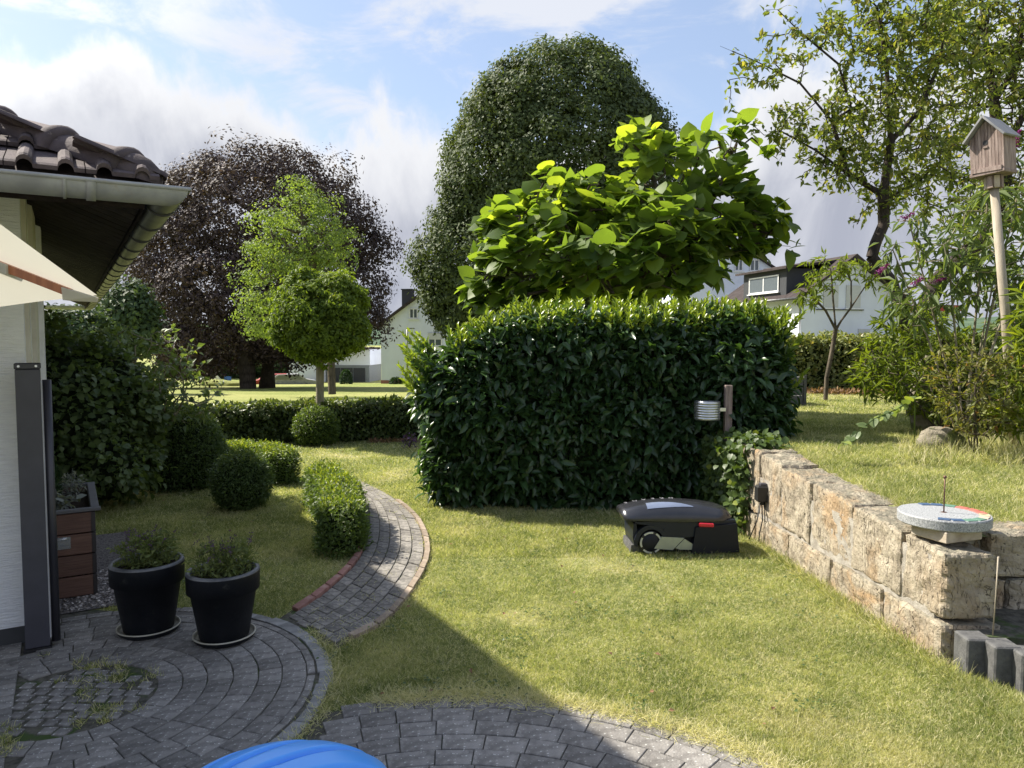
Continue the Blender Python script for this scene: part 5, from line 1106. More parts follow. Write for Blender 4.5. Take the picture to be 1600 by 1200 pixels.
# ------------------------------------------------------------------ stone retaining wall
swall = empty('stone_wall', (2.0, 4.6, 0), 0, 'sandstone block retaining wall with mortared joints holding up the raised lawn', 'retaining wall')
def stone_block(x0, x1, y0, y1, z0, z1, seed, amp=.018, top_l=None, res=9, skew=None):
    """weathered block; x0 may be a function of y for a face that follows the wall line"""
    b = bmesh.new(); bmesh.ops.create_cube(b, size=1); bmesh.ops.subdivide_edges(b, edges=b.edges, cuts=res, use_grid_fill=True)
    cx, cy, cz = (x0(0) if callable(x0) else x0), 0, 0
    for v_ in b.verts:
        u, v, w_ = v_.co.x + .5, v_.co.y + .5, v_.co.z + .5; y = y0 + (y1 - y0) * v; xa = x0(y) if callable(x0) else x0; xb = x1(y) if callable(x1) else x1
        zt_ = z1(y) if callable(z1) else z1; p = Vector((xa + (xb - xa) * u, y, z0 + (zt_ - z0) * w_))
        e = Vector((abs(u - .5) * 2, abs(v - .5) * 2, abs(w_ - .5) * 2)); m_ = sorted(e)[1]; rnd_ = max(0, m_ - .90) / .10
        c = Vector(((xa + xb) / 2, (y0 + y1) / 2, (z0 + zt_) / 2)); q = p + Vector((seed * 3.7, seed, 0))
        d = (noise.noise(q * 5) * amp * .7 + noise.noise(q * 15) * amp * .6 + abs(noise.noise(q * 9)) * -amp * .5 + noise.noise(q * 40) * amp * .45); out = (p - c).normalized()
        p += out * d - out * rnd_ ** 2 * .009
        v_.co = p - Vector((2.0, 4.6, 0))
    me = bpy.data.meshes.new('stone'); b.to_mesh(me); b.free(); me.materials.append(M['stone'])
    return link_obj('stone', me, swall)
ztop = lambda y: .535 + .062 * max(0, y - 3.46)
uj = [3.46, 3.80, 4.30, 4.80, 5.24, 5.62, 5.74, 6.3, 6.95]
for k, (a, c) in enumerate(zip(uj[:-1], uj[1:])):
    dz = [0, .0, .004, .0, .02, .035, 0, 0][k]; wd_ = [.25, .27, .30, .29, .27, .3, .3, .3][k]
    stone_block(lambda y, k=k: WX(y) - (.0, .004, -.004, .008, .0, .006, 0, 0)[k], lambda y, w=wd_: WX(y) + w, a + .006, c - .006, .215, lambda y, d=dz: ztop(y) + d, k + 1, res=16)
lj = [3.44, 3.95, 4.5, 5.08, 5.66, 6.3, 6.95]
for k, (a, c) in enumerate(zip(lj[:-1], lj[1:])): stone_block(lambda y: WX(y) - .018, lambda y: WX(y) + .28, a + .006, c - .006, -.08, .198, 20 + k, res=15)
# short return leg facing the camera
for k, (a, c, y0_) in enumerate(((2.315, 2.43, 3.80), (2.44, 2.86, 3.72), (2.875, 3.35, 3.72), (3.36, 3.9, 3.72))): stone_block(a, c, y0_, 4.0, .34, .575 - .008 * k, 40 + k, amp=.02, res=12)
for k, (a, c) in enumerate(((2.1, 2.52), (2.53, 3.0), (3.01, 3.6))): stone_block(a, c, 3.70, 4.0, .1, .332, 50 + k, amp=.022, res=12)
mb = MB()
for (y0_, y1_) in ((3.47, 5.66),):
    f = lambda y, d: WX(y) + d - 2.0
    vs = [(f(y, .007), y - 4.6, z) for y in (y0_ + .07, y1_) for z in (-.05, .5)] + [(f(y, .24), y - 4.6, z) for y in (y0_ + .07, y1_) for z in (-.05, .5)]
    mb.add(vs, [(0, 1, 3, 2), (4, 6, 7, 5), (0, 4, 5, 1), (2, 3, 7, 6), (1, 5, 7, 3)])
mb.box((.30 + .6, -.75, .3), (1.3, .1, .42)); mb.obj('mortar', M['mortar'], swall)
# ivy over the hidden end of the wall
n = 2600; yy_ = 5.80 + 1.1 * rg.random(n); side_ = rg.random(n) < .72; zt_ = .53 + .062 * np.minimum(yy_ - 3.5, 2.3)
P = np.stack([np.where(side_, WX(yy_) - .05, WX(yy_) + .3 * rg.random(n)), yy_, np.where(side_, zt_ * rg.random(n) ** .8, zt_ + .04)], 1) + rg.normal(size=(n, 3)) * .035
P[:, 2] = np.maximum(P[:, 2], .02); Nn = np.where(side_[:, None], [[-1., -.5, .2]], [[0, -.2, 1.]])
iv = empty('ivy', (WX(6.2), 6.2, 0), 0, 'dark ivy with a few yellow leaves covering the wall end beside the laurel hedge', 'ivy')
foliage(iv, P, Nn * .4 + runit(n) + [0, 0, -.4], Nn + runit(n) * .6, .052 * (.6 + .6 * rg.random(n)), .045, T_HEART, np.where(rg.random(n) < .04, .95, rg.random(n) * .55), M['boxdark'], 60, (WX(6.2), 6.2, 0))
# palisades
for k, (px, py, Y) in enumerate(((1534, 1000, 3.30), (1578, 1012, 3.22), (1621, 1024, 3.15), (1668, 1036, 3.08))):
    p = at(px, py, Y); h = p.z; b = bmesh.new(); bmesh.ops.create_cube(b, size=1)
    for v_ in b.verts: v_.co = Vector((v_.co.x * .118, v_.co.y * .115, (v_.co.z + .5) * (h + .1) - .1))
    bmesh.ops.bevel(b, geom=[e for e in b.edges], offset=.007, segments=1, affect='EDGES'); me = bpy.data.meshes.new('palisade'); b.to_mesh(me); b.free(); me.materials.append(M['palisade'])
    tag(link_obj('palisade', me, None, (p.x, Y + .06, 0), (0, 0, -.04)), ['grey concrete palisade block nearest the corner stone of the wall', 'middle grey concrete palisade block with the tall grass stalk', 'grey concrete palisade block cut by the right picture edge', 'outermost grey concrete palisade block beyond the frame'][k], 'palisade', 'concrete palisades below the stone wall')
# sundial
sdp = at(1477, 838, 3.72); sdz = ztop(3.72) + .01
sup = MB(); 
tag(sup.box((0, 0, .028), (.24, .20, .056), bev=.004).obj('support_block', M['sandblock'], None, (sdp.x - .02, 3.68, sdz), (0, 0, .35)), 'flat sandstone block carrying the round granite sundial on the wall corner', 'stone block')
sd_o = empty('sundial', (sdp.x + .0, 3.74, sdz + .058), 0, 'round grey granite sundial with a thin metal rod and coloured tiles on its rim', 'sundial')
b = MB(); b.lathe([(.0, 0), (.205, 0), (.212, .006), (.213, .048), (.209, .054), (.0, .054)], 64, smooth=False); b.obj('disc', M['granite'], sd_o)
b = MB(); b.tube([(0, 0, .053), (0, 0, .235)], .0035, 8); b.lathe([(.0, 0), (.008, .002), (.009, .008), (.006, .014), (0, .017)], 10, (0, 0, .228)); b.obj('gnomon', M['rust'], sd_o)
b = MB(); b.lathe([(0, .056), (.013, .0555), (.016, .054)], 12); b.obj('collar', M['rust'], sd_o)
for k in range(12):
    a = R(-120 + k * 19); b = MB(); b.box((.178 * math.cos(a), .178 * math.sin(a), .056), (.044, .052, .005), a, bev=.001); b.obj('dial_tile', M[['dial_a', 'dial_a', 'dial_b', 'dial_b', 'sandblock', 'dial_d', 'dial_c', 'dial_c', 'dial_c', 'dial_b', 'dial_a', 'dial_a'][k]], sd_o)

# outdoor power socket on the far end of the wall
sk = at(1194, 771, 5.52); skt = empty('power_box', sk, 0, 'black outdoor power supply box clipped to the far end of the stone wall', 'power supply')
b = MB(); b.box((0, 0, 0), (.12, .08, .125), bev=.012); b.obj('housing', M['black'], skt)
b = MB(); b.box((-.01, 0, .065), (.05, .05, .03), bev=.006); b.obj('clip', M['anthracite'], skt)
b = MB(); b.tube([(-.02, -.01, -.05), (-.018, -.012, -.085)], .013, 10); b.obj('plug', M['black'], skt)
cb_ = sk; b = MB(); b.tube([Vector((-.02, -.01, -.08)), Vector((-.015, -.02, -.2)), Vector((-.04, -.03, -.3)), Vector((-.05, -.05, -.355))], .0045, 6); b.tube([Vector((.0, -.01, -.05)), Vector((.0, -.03, -.22)), Vector((-.01, -.04, -.37))], .004, 6); b.tube([Vector((-.03, -.01, -.07)), Vector((-.06, -.03, -.2)), Vector((-.12, -.04, -.34))], .0045, 6)
b.obj('cable', M['black'], skt)

# ------------------------------------------------------------------ robot mower
ms_ = .000872; gp_ = G(1065, 868); mw = empty('robot_mower', (gp_.x, gp_.y + .0, 0.012), R(3), 'dark robot lawn mower with silver wheel and red lamp parked in its charging garage', 'robot mower')
MX = lambda cx: (cx - 665) * ms_; MZ = lambda cy: (992 - cy) * ms_
def loft(levels, mat, name, smooth=True, parent=mw):
    """levels: list of (z, list of (x,y)) closed outlines with equal counts"""
    b = MB(); n = len(levels[0][1]); vs = [(x, y, z + (dz if False else 0)) for z, o in levels for x, y in o]
    b.add(vs, [(j * n + i, j * n + (i + 1) % n, (j + 1) * n + (i + 1) % n, (j + 1) * n + i) for j in range(len(levels) - 1) for i in range(n)] + [tuple(range(n)), tuple(range((len(levels) - 1) * n, len(levels) * n))], smooth); return b.obj(name, mat, parent)
MWd = .36                                                        # body width in depth (y from 0 to MWd)
def plan(xl, xr, y0, y1, r=.12, n=10, wob=0):
    out = []
    for (cx, cy, a0) in ((xr - r, y1 - r, 0), (xl + r * 1.2, y1 - r, 90), (xl + r * 1.2, y0 + r, 180), (xr - r, y0 + r, 270)):
        for k in range(n + 1): a = R(a0 + 90 * k / n); out.append((cx + r * (1.2 if a0 in (90, 180) else 1) * math.cos(a), cy + r * math.sin(a)))
    return out
# top shell: a section along x, domed across y
def shell(xs_, zt_, zb_, mat, name, y0=0, y1=MWd, hump=.03, edge=.10, k=13):
    b = MB(); m_ = len(xs_)
    rows = []
    for x, zt, zb in zip(xs_, zt_, zb_):
        fx = (x - xs_[0]) / (xs_[-1] - xs_[0]); tap = .35 * edge * max(0, 1 - fx * 8) ** 2 + .9 * edge * max(0, (fx - .86) / .14) ** 2
        ys_ = [y0 + tap + (y1 - y0 - 2 * tap) * j / (k - 1) for j in range(k)]
        row = []
        for j, y in enumerate(ys_):
            s = abs(j / (k - 1) * 2 - 1); z = zb + (zt - zb) * (1 - s ** 3.2); row.append((x, y, z))
        for y in (ys_[-1] - .004, ys_[0] + .004): row.append((x, y, zb - .004))
        rows.append(row)
    n = len(rows[0]); vs = [p for r in rows for p in r]
    b.add(vs, [(i * n + j, i * n + (j + 1) % n, (i + 1) * n + (j + 1) % n, (i + 1) * n + j) for i in range(m_ - 1) for j in range(n)] + [tuple(range(n)), tuple(range((m_ - 1) * n, m_ * n))], True); return b.obj(name, mat, mw)
def itp(xq, xs_, ys_): return list(np.interp(xq, xs_, ys_))
xq = list(np.linspace(185, 1118, 26)); ztq = itp(xq, [185, 300, 420, 500, 600, 700, 860, 1000, 1090, 1118], [634, 606, 589, 582, 579, 580, 594, 618, 648, 690]); zbq = itp(xq, [185, 205, 300, 600, 940, 1118], [704, 706, 710, 722, 726, 712])
shell([MX(x) for x in xq], [MZ(z) for z in ztq], [MZ(z) for z in zbq], M['mower_top'], 'top_shell')
# side body slab under the shell
def slab(poly, y0, y1, mat, name, bev=0):
    b = MB(); b.prism([(MX(x), MZ(y)) for x, y in poly], y0, y1); return b.obj(name, mat, mw)
slab([(285, 724), (1120, 718), (1124, 740), (800, 772), (792, 852), (690, 858), (498, 842), (522, 792), (400, 752), (300, 742)], .012, MWd - .012, M['mower_side'], 'side_panel')
slab([(200, 700), (300, 712), (310, 735), (215, 716)], .03, MWd - .03, M['mower_side'], 'front_lip')
slab([(782, 770), (1124, 742), (1150, 985), (748, 995)], -.006, MWd + .006, M['mower_back'], 'garage_body')
slab([(560, 845), (790, 850), (770, 990), (520, 990)], .05, MWd - .05, M['mower_back'], 'underbody')
slab([(430, 790), (560, 800), (560, 985), (300, 985), (300, 850)], .09, MWd - .09, M['mower_back'], 'chassis')
slab([(498, 848), (688, 860), (592, 960), (436, 946)], .004, .02, M['mower_silver'], 'side_trim')
slab([(614, 945), (690, 868), (762, 915), (756, 962), (650, 958)], .006, .022, M['mower_silver'], 'rear_trim')
slab([(268, 742), (292, 740), (300, 800), (318, 860), (300, 935), (278, 930), (262, 860)], .03, MWd - .03, M['mower_side'], 'front_guard')
slab([(262, 935), (320, 940), (420, 985), (420, 1000), (255, 1000)], .075, MWd, M['palisade'], 'base_plate')
b = MB(); b.box((MX(868), -.002, MZ(752)), (122 * ms_, .018, 34 * ms_), ry=R(3), bev=.006); b.obj('red_lamp', M['mower_red'], mw)
# wheel arch and wheel
b = MB(); vs = []
for y in (.008, .05): vs += [(MX(412) + r_ * ms_ * math.cos(R(a)), y, MZ(890) + r_ * ms_ * math.sin(R(a))) for r_ in (104, 140) for a in range(20, 185, 11)]
m_ = 15; nn_ = len(range(20, 185, 11)); F_ = []
for i in range(nn_ - 1): F_ += [(i, i + 1, nn_ + i + 1, nn_ + i), (2 * nn_ + i, 2 * nn_ + i + 1, 3 * nn_ + i + 1, 3 * nn_ + i), (i, i + 1, 2 * nn_ + i + 1, 2 * nn_ + i), (nn_ + i, nn_ + i + 1, 3 * nn_ + i + 1, 3 * nn_ + i)]
b.add(vs, F_); b.obj('wheel_arch', M['mower_side'], mw)
for sy, yy in ((1, .012), (-1, MWd - .062)):
    wh = empty('wheel', (MX(410), yy, MZ(898))); wh.parent = mw; wh.rotation_euler = (R(90), 0, 0); wh.location = (MX(410), yy + .05, MZ(898))
    rr = 96 * ms_; b = MB(); b.lathe([(0, 0), (rr * .86, 0), (rr, .006), (rr, .044), (rr * .93, .05), (0, .05)], 36, smooth=False); b.obj('tyre', M['black'], wh)
    for k in range(5):
        b = MB(); a0, a1 = R(k * 72 + 6), R(k * 72 + 60); vs = []
        for z in (.05, .055): vs += [(r_ * rr * math.cos(a0 + (a1 - a0) * i / 6), r_ * rr * math.sin(a0 + (a1 - a0) * i / 6), z) for r_ in (.80, .95) for i in range(7)]
        F_ = []
        for i in range(6): F_ += [(14 + i, 14 + i + 1, 21 + i + 1, 21 + i), (i, i + 1, 15 + i, 14 + i), (7 + i, 8 + i, 22 + i, 21 + i)]
        b.add(vs, F_); b.obj('rim_segment', M['mower_ring'], wh)
    b = MB(); b.lathe([(0, .056), (rr * .2, .056), (rr * .74, .052), (rr * .76, .05)], 24); b.obj('hub', M['mower_back'], wh)
# bright screen plate on top of the shell and the lettering
def on_shell(cx, y):
    x = MX(cx); zt = MZ(np.interp(cx, xq, ztq)); zb = MZ(np.interp(cx, xq, zbq)); s = abs(y / MWd * 2 - 1); return x, y, zb + (zt - zb) * (1 - s ** 3.2)
b = MB(); g = []
for i in range(9):
    for j in range(5): 
        cx = 390 + 390 * i / 8; yl, yh = .055 + .01 * (i / 8), .12 - .05 * (i / 8) ** 2; y = yl + (yh - yl) * j / 4; x, y, z = on_shell(cx, y); g.append((x, y, z + .003))
b.add(g, [(i * 5 + j, (i + 1) * 5 + j, (i + 1) * 5 + j + 1, i * 5 + j + 1) for i in range(8) for j in range(4)], True); b.obj('glossy_inlay', M['mower_lid'], mw)
for k, ch in enumerate('DREAME'):
    cv_ = bpy.data.curves.new('letter', 'FONT'); cv_.body = ch; cv_.size = .05; cv_.extrude = .0006; cv_.align_x = 'CENTER'; cv_.align_y = 'CENTER'
    o_t = bpy.data.objects.new('tmp', cv_); me_t = bpy.data.meshes.new_from_object(o_t); bpy.data.objects.remove(o_t); me_t.name = 'letter'; me_t.materials.clear(); me_t.materials.append(M['mower_text']); ob = bpy.data.objects.new('letter', me_t); COL.objects.link(ob); ob.parent = mw; cx = 640 - k * 78; x, y, z = on_shell(cx, .24)
    ob.location = (x, .235, on_shell(cx, .235)[2] + .002); ob.rotation_euler = (0, math.atan2(on_shell(cx - 20, .245)[2] - on_shell(cx + 20, .245)[2], 40 * ms_), math.pi) if False else (0, 0, math.pi)

# ------------------------------------------------------------------ pots
def pot(px, py, Rr, H, lab, n_):
    c = G(px, py); root = empty('flower_pot', (c.x, c.y, .028), random.random(), lab[0], 'flower pot', 'black pots on the patio')
    b = MB(); b.lathe([(0, 0), (Rr * .66, 0), (Rr * .68, .01), (Rr * .90, H * .70), (Rr * .985, H * .705), (Rr * 1.0, H * .97)], 48); b.obj('body', M['pot'], root)
    b = MB(); b.lathe([(Rr * 1.0, H * .97), (Rr * .99, H), (Rr * .88, H), (Rr * .86, H * .97), (Rr * .82, H * .8)], 48); b.obj('rim', M['potrim'], root)
    b = MB(); b.lathe([(0, H * .93), (Rr * .4, H * .925), (Rr * .85, H * .90)], 32); b.obj('soil', M['soil'], root)
    sroot = empty('plant_saucer', (c.x, c.y, .013), 0, lab[1], 'saucer', 'saucers under the black pots'); sr = Rr * .86
    b = MB(); b.lathe([(0, 0), (sr * .85, 0), (sr * .95, .012)], 40); b.lathe([(sr * .95, .012), (sr * 1.0, .028)], 40); b.obj('dish', M['pot'], sroot)
    b = MB(); b.lathe([(sr * 1.0, .028), (sr * .995, .033), (sr * .955, .033), (sr * .93, .022), (sr * .9, .010), (0, .0095)], 40); b.obj('rim', M['saucer'], sroot)
    b0 = Vector((c.x, c.y, .028 + H * .92)); e = [(c.x, c.y, b0.z + .07, Rr * .95, Rr * .95, .11), (c.x + Rr * .35, c.y, b0.z + .10, Rr * .6, Rr * .6, .10)]
    limbs = [[b0, b0 + Vector((0, 0, .05))]] + [[b0 + Vector((random.uniform(-1, 1) * Rr * .6, random.uniform(-1, 1) * Rr * .6, 0)), b0 + Vector((random.uniform(-1, 1) * Rr * .9, random.uniform(-1, 1) * Rr * .9, random.uniform(.06, .14)))] for _ in range(16)]
    pr, pos = shrub('potted_herb', lab[2], 'plant', b0, e, 230, M['herb'], T_LANCE, .030, .38, 5, 0, .005, M['redshrub'], .035, -.2, .02, limbs=limbs, surf=False, rtip=.0012, pen=.5)
    # seed heads
    m_ = 26; b_ = MB()
    PP, DD, NN2, vv = [], [], [], []
    for _ in range(m_):
        a = random.uniform(0, 6.28); rr = Rr * random.uniform(.1, .95); p = Vector((rr * math.cos(a), rr * math.sin(a), random.uniform(.08, .15))); q = p + Vector((random.gauss(0, .02), random.gauss(0, .02), random.uniform(.03, .07)))
        b_.tube([Vector((p.x * .7, p.y * .7, 0)), p, q], .001, 4, False)
        for j in range(12): f = random.random(); PP.append(b0 + p.lerp(q, f) + Vector((random.gauss(0, .003), random.gauss(0, .003), 0))); vv.append(random.random())
    b_.obj('flower_stem', M['herb'], pr, kind='stuff'); PP = np.array([tuple(x) for x in PP]); n = len(PP)
    foliage(pr, PP, runit(n) + [0, 0, .6], runit(n), .012, .008, T_DIAMOND, np.array(vv), M['lavflower'], 0, tuple(b0), stuff='flowers')
pot(233, 989, .182, .365, ('black flower pot farther from the path, nearer the wooden planter', 'saucer with a pale rim under the pot nearer the planter', 'low herbs with few seed heads in the pot nearer the planter'), 0)
pot(351, 1001, .180, .350, ('black flower pot standing nearer the path', 'wet black saucer with a pale rim under the pot nearer the path', 'herbs with purple seed heads in the pot nearer the path'), 1)

# planter contents
pw = lambda x, y, z=PH - .03: pf + Matrix.Rotation(rzU, 3, 'Z') @ Vector((x, y, z))
c = pw(-.30, .62); cP, cN = ell_surface([(c.x, c.y, c.z + .17, .13, .13, .22)], 3500, .75, 1.0); kk = empty('dwarf_conifer', c, 0, 'small dark conical conifer at the back of the planter box', 'shrub')
cP[:, :2] = np.array(c)[:2] + (cP[:, :2] - np.array(c)[:2]) * np.clip(1.25 - (cP[:, 2:3] - c.z) / .42, .15, 1.2)
foliage(kk, cP, cN * .4 + [0, 0, 1] + runit(len(cP)) * .3, cN, .035, .014, T_DIAMOND, rg.random(len(cP)), M['conifer'], 0, tuple(c)); b = MB(); b.tube([(0, 0, 0), (0, 0, .3)], [.05, .02], 8); b.obj('stem', M['dark_fill'], kk)
c = pw(-.12, .66); shrub('silver_plant', 'silvery cushion plant at the back corner of the planter box', 'plant', c, [(c.x, c.y, c.z + .09, .10, .08, .08)], 120, M['silver'], T_LANCE, .028, .3, 5, 0, .004, M['silver'], .03, 0, .02)
c = pw(-.24, .28); shrub('pale_leaved_plant', 'pale green rosette plant with curling leaves at the front of the planter box', 'plant', c, [(c.x, c.y, c.z + .06, .15, .12, .06)], 70, M['silver'], T_LAUREL, .065, .5, 3, 30, .005, M['silver'], .05, .2, .02, vfun=lambda P, v: v * .6)

# ------------------------------------------------------------------ blue shell sandpit lid
bs = G(452, 1222, .10); shell_o = empty('shell_sandpit', (bs.x, bs.y - .12, .012), R(14), 'blue plastic shell-shaped sandpit lid with radiating ribs at the bottom edge', 'sandpit')
b = MB(); na, nr_ = 220, 44; hx, hy = -.55, -.30; vs = []
Ra = .40
for j in range(nr_ + 1):
    f = j / nr_
    for i in range(na):
        a = 2 * math.pi * i / na; x, y = Ra * 1.0 * math.cos(a) * f, Ra * .78 * math.sin(a) * f
        th = math.atan2(y - hy, x - hx + .12); dist = math.hypot(x - hx + .12, y - hy); rib = .3 - 1.5 * max(0, math.cos(th * 44)) ** 4; amp = .020 * min(1, dist / .25) * (1 if f < .97 else .4)
        sc = 1 + .022 * math.cos(th * 44) * f ** 6 * (1 if x > -.1 else .3); z = .19 * (1 - f ** 2.6) ** .62 + amp * rib * min(1, (1 - f) * 8 + .3)
        vs.append((x * sc, y * sc, max(0, z) + .03))
for i in range(na): a = 2 * math.pi * i / na; vs.append((Ra * 1.03 * math.cos(a), Ra * .80 * math.sin(a), .0))
b.add(vs, [(j * na + i, j * na + (i + 1) % na, (j + 1) * na + (i + 1) % na, (j + 1) * na + i) for j in range(nr_ + 1) for i in range(na)], True); b.obj('lid', M['blue'], shell_o)
b = MB(); b.lathe([(.31, 0), (.36, .02), (.37, .03)], 48); o = b.obj('base', M['blue'], shell_o); o.scale = (1.04, .80, 1)

# ------------------------------------------------------------------ far buildings
def far_house(name, label, corner, yaw, wd, ln, he, hr, wallm, roofm, over=.5):
    """gable front spans local x 0..wd at y=0, body runs to y=ln"""
    r = empty(name, corner, yaw, label, 'house'); b = MB()
    b.add([(0, 0, 0), (wd, 0, 0), (wd, 0, he), (wd / 2, 0, hr), (0, 0, he), (0, ln, 0), (wd, ln, 0), (wd, ln, he), (wd / 2, ln, hr), (0, ln, he)], [(0, 1, 2, 3, 4), (5, 9, 8, 7, 6), (0, 4, 9, 5), (1, 6, 7, 2)]); b.obj('wall', wallm, r)
    sl = (hr - he) / (wd / 2); t = .16; b = MB()
    for s in (-1, 1):
        x0_ = wd / 2; x1_ = wd / 2 + s * (wd / 2 + over); z1_ = he - sl * over
        b.add([(x0_, -over, hr + .02), (x1_, -over, z1_ + .02), (x1_, ln + over, z1_ + .02), (x0_, ln + over, hr + .02), (x0_, -over, hr + t + .1), (x1_, -over, z1_ + t), (x1_, ln + over, z1_ + t), (x0_, ln + over, hr + t + .1)], [(0, 1, 2, 3), (4, 7, 6, 5), (0, 4, 5, 1), (1, 5, 6, 2), (2, 6, 7, 3)])
    rf_ = b.obj('roof', roofm, r); return r, rf_
def window(r, side, s, z, w_, h, wd=0, shutter=0, y0=0.0):
    """side 'f' front gable at y=0, 'l' left wall at x=0; s along the wall"""
    win = None
    def bx(c, d, nm, mt, par_):
        b = MB()
        if side == 'f': b.box((c[0], -c[1] + y0, c[2]), (d[0], d[1], d[2]))
        else: b.box((-c[1] + y0, c[0], c[2]), (d[1], d[0], d[2]))
        return b.obj(nm, mt, par_)
    win = bx((s, .01, z), (w_, .06, h), 'window', M['glass'], r); f = .09
    for dx in (-1, 1): bx((s + dx * (w_ / 2 - f / 2), .035, z), (f, .05, h), 'frame', M['white'], win)
    for dz in (-1, 1): bx((s, .037, z + dz * (h / 2 - f / 2)), (w_ - 2 * f, .05, f), 'frame', M['white'], win)
    bx((s, .036, z), (f, .046, h - 2 * f), 'mullion', M['white'], win); bx((s, .07, z - h / 2 - .04), (w_ + .2, .16, .06), 'sill', M['white'], win)
    if shutter: bx((s, .045, z + h / 2 - h * shutter / 2), (w_ - .04, .05, h * shutter), 'shutter', M['shutter'], win)
    return win
c = at(596, 607, 62.); L1r, rf1 = far_house('white_gabled_house', 'white rendered house with red plinth and brown roof beyond the meadow', c, R(-12), 8.0, 10.5, 5.3, 8.0, M['whitewall'], M['farroof'], .35)
window(L1r, 'f', 2.9, 6.25, .75, .85, shutter=0.0); window(L1r, 'f', 4.75, 4.1, 1.2, 1.1, shutter=.5); window(L1r, 'f', 4.75, 1.9, 1.2, 1.1, shutter=.2)
for s_ in (1.8, 4.4, 7.0, 9.2): window(L1r, 'l', s_, 1.9, 1.1, 1.3); window(L1r, 'l', s_, 4.1, 1.1, 1.2)
b = MB(); b.add([(-.03, -.03, -.5), (8.03, -.03, -.5), (8.03, -.03, .7), (-.03, -.03, .7), (-.03, 10.5, -.5), (-.03, 10.5, .7)], [(0, 1, 2, 3), (0, 3, 5, 4)]); b.obj('plinth', M['redbase'], L1r)
for (x, y, z, w_, h) in ((1.6, 2.3, 7.2, .9, 2.3), (4.6, 5.8, 8.9, 1.1, 1.9), (3.2, 7.6, 8.6, 1.6, 1.3)): b = MB(); b.box((x, y, z), (w_, w_ * .8, h)); b.box((x, y, z + h / 2 + .04), (w_ + .12, w_ * .8 + .12, .08)); b.obj('chimney', M['slate'], rf1)
b = MB(); b.tube([(3.4, 7, 8.3), (3.4, 7, 11.2)], .035, 6)
for k in range(4): b.tube([(3.0, 7, 10.0 + k * .3), (3.8, 7, 10.0 + k * .3)], .02, 5)
b.tube([(3.0, 7, 10.0), (3.0, 7, 11)], .015, 4); b.tube([(3.8, 7, 10.0), (3.8, 7, 11)], .015, 4); b.obj('antenna', M['zincdark'], rf1)
c = at(462, 609, 66.); gh = empty('low_garage_building', c, R(-5), 'low white and grey garage building left of the white gabled house', 'building')
b = MB(); b.box((1.0, 2, 1.25), (3.2, 4, 2.5)); b.obj('wall', M['whitewall'], gh); b = MB(); b.box((4.6, 2.5, 1.1), (4.0, 4, 2.2)); b.obj('wall', M['greywall'], gh); b = MB(); b.box((4.6, 2.45, 2.9), (4.1, 3.8, 1.4)); b.obj('wall', M['whitewall'], gh)
b = MB(); b.box((2.6, 2, 3.68), (8, 4.6, .18)); b.obj('roof', M['farroof'], gh)
for k in range(3): b = MB(); b.box((3.4 + k * 1.15, .47, 1.0), (1.05, .06, 1.9)); b.obj('garage_door', M['slate'], gh)
c = at(722, 560, 58.); h2, rf2 = far_house('white_house_behind_linden', 'white house with a balcony half hidden behind the linden and laurel', c + Vector((0, 0, -1.5)), R(8), 8.5, 9, 5.0, 7.4, M['whitewall'], M['farroof'], .4)
window(h2, 'f', 3.6, 3.7, 1.3, 2.0); window(h2, 'f', 6.2, 3.7, 1.3, 1.3); window(h2, 'f', 1.5, 3.7, 1.0, 1.2)
b = MB(); b.box((3.8, -.7, 2.4), (3.4, 1.3, .15)); b.obj('balcony', M['slate'], h2)
c = at(1250, 545, 48.); c.z -= .6; h3, rf3 = far_house('white_dormer_house', 'white house with dark tiled roof and dormer behind the broad hedge', c, R(14), 7.4, 9.5, 4.1, 6.5, M['whitewall'], M['farroof'], .55)
window(h3, 'f', 4.8, 1.35, .9, 1.1, shutter=.98); window(h3, 'f', 2.2, 4.0, 1.1, 1.5, shutter=.98); window(h3, 'f', 3.9, 4.0, 1.1, 1.5, shutter=.98)
b = MB(); b.box((2.9, -.04, 3.15), (3.6, .10, .06)); b.obj('ledge', M['slate'], h3)
dm = MB(); dm.box((1.15, 4.0, 5.05), (2.6, 5.2, 1.75)); d_o = dm.obj('dormer', M['slate'], h3); 
b = MB(); b.add([(-.55, .9, 5.85), (3.6, .9, 6.40), (3.6, 7.1, 6.40), (-.55, 7.1, 5.85), (-.55, .9, 6.0), (3.6, .9, 6.55), (3.6, 7.1, 6.55), (-.55, 7.1, 6.0)], [(0, 1, 2, 3), (4, 7, 6, 5), (0, 4, 5, 1), (0, 3, 7, 4), (2, 6, 7, 3), (1, 5, 6, 2)]); b.obj('dormer_roof', M['farroof'], h3)
window(h3, 'l', 4.0, 5.0, 3.6, 1.15, y0=-.16)
b = MB(); b.tube([(-.5, .0, 3.75), (-.1, -.06, 3.2), (-.1, -.06, .1)], .06, 8); b.tube([(-.62, -.5, 3.82), (-.62, 10, 3.82)], .09, 8); b.obj('gutter', M['zincdark'], h3)
c = at(1150, 545, 60.); c.z -= 1; h4, rf4 = far_house('tall_white_house', 'taller white house with two small gable windows behind the catalpa', c + Vector((-4.3, 0, 0)), R(4), 8.0, 9, 7.1, 9.6, M['whitewall'], M['farroof'], .3)
window(h4, 'f', 4.5, 7.75, .7, .95); window(h4, 'f', 5.8, 7.75, .8, .95)
c = at(1392, 505, 60.); b = MB(); b.box((2, 2, 1.4), (7, 4, 2.8)); far_s = empty('red_roofed_shed', c + Vector((0, 0, -1.8)), 0, 'low shed with a red roof edge between the shrubs and the dormer house', 'shed'); b.obj('wall', M['whitewall'], far_s)
b = MB(); b.box((2, 1.9, 3.0), (7.4, 4.6, .45)); b.obj('roof', M['redpaint'], far_s)
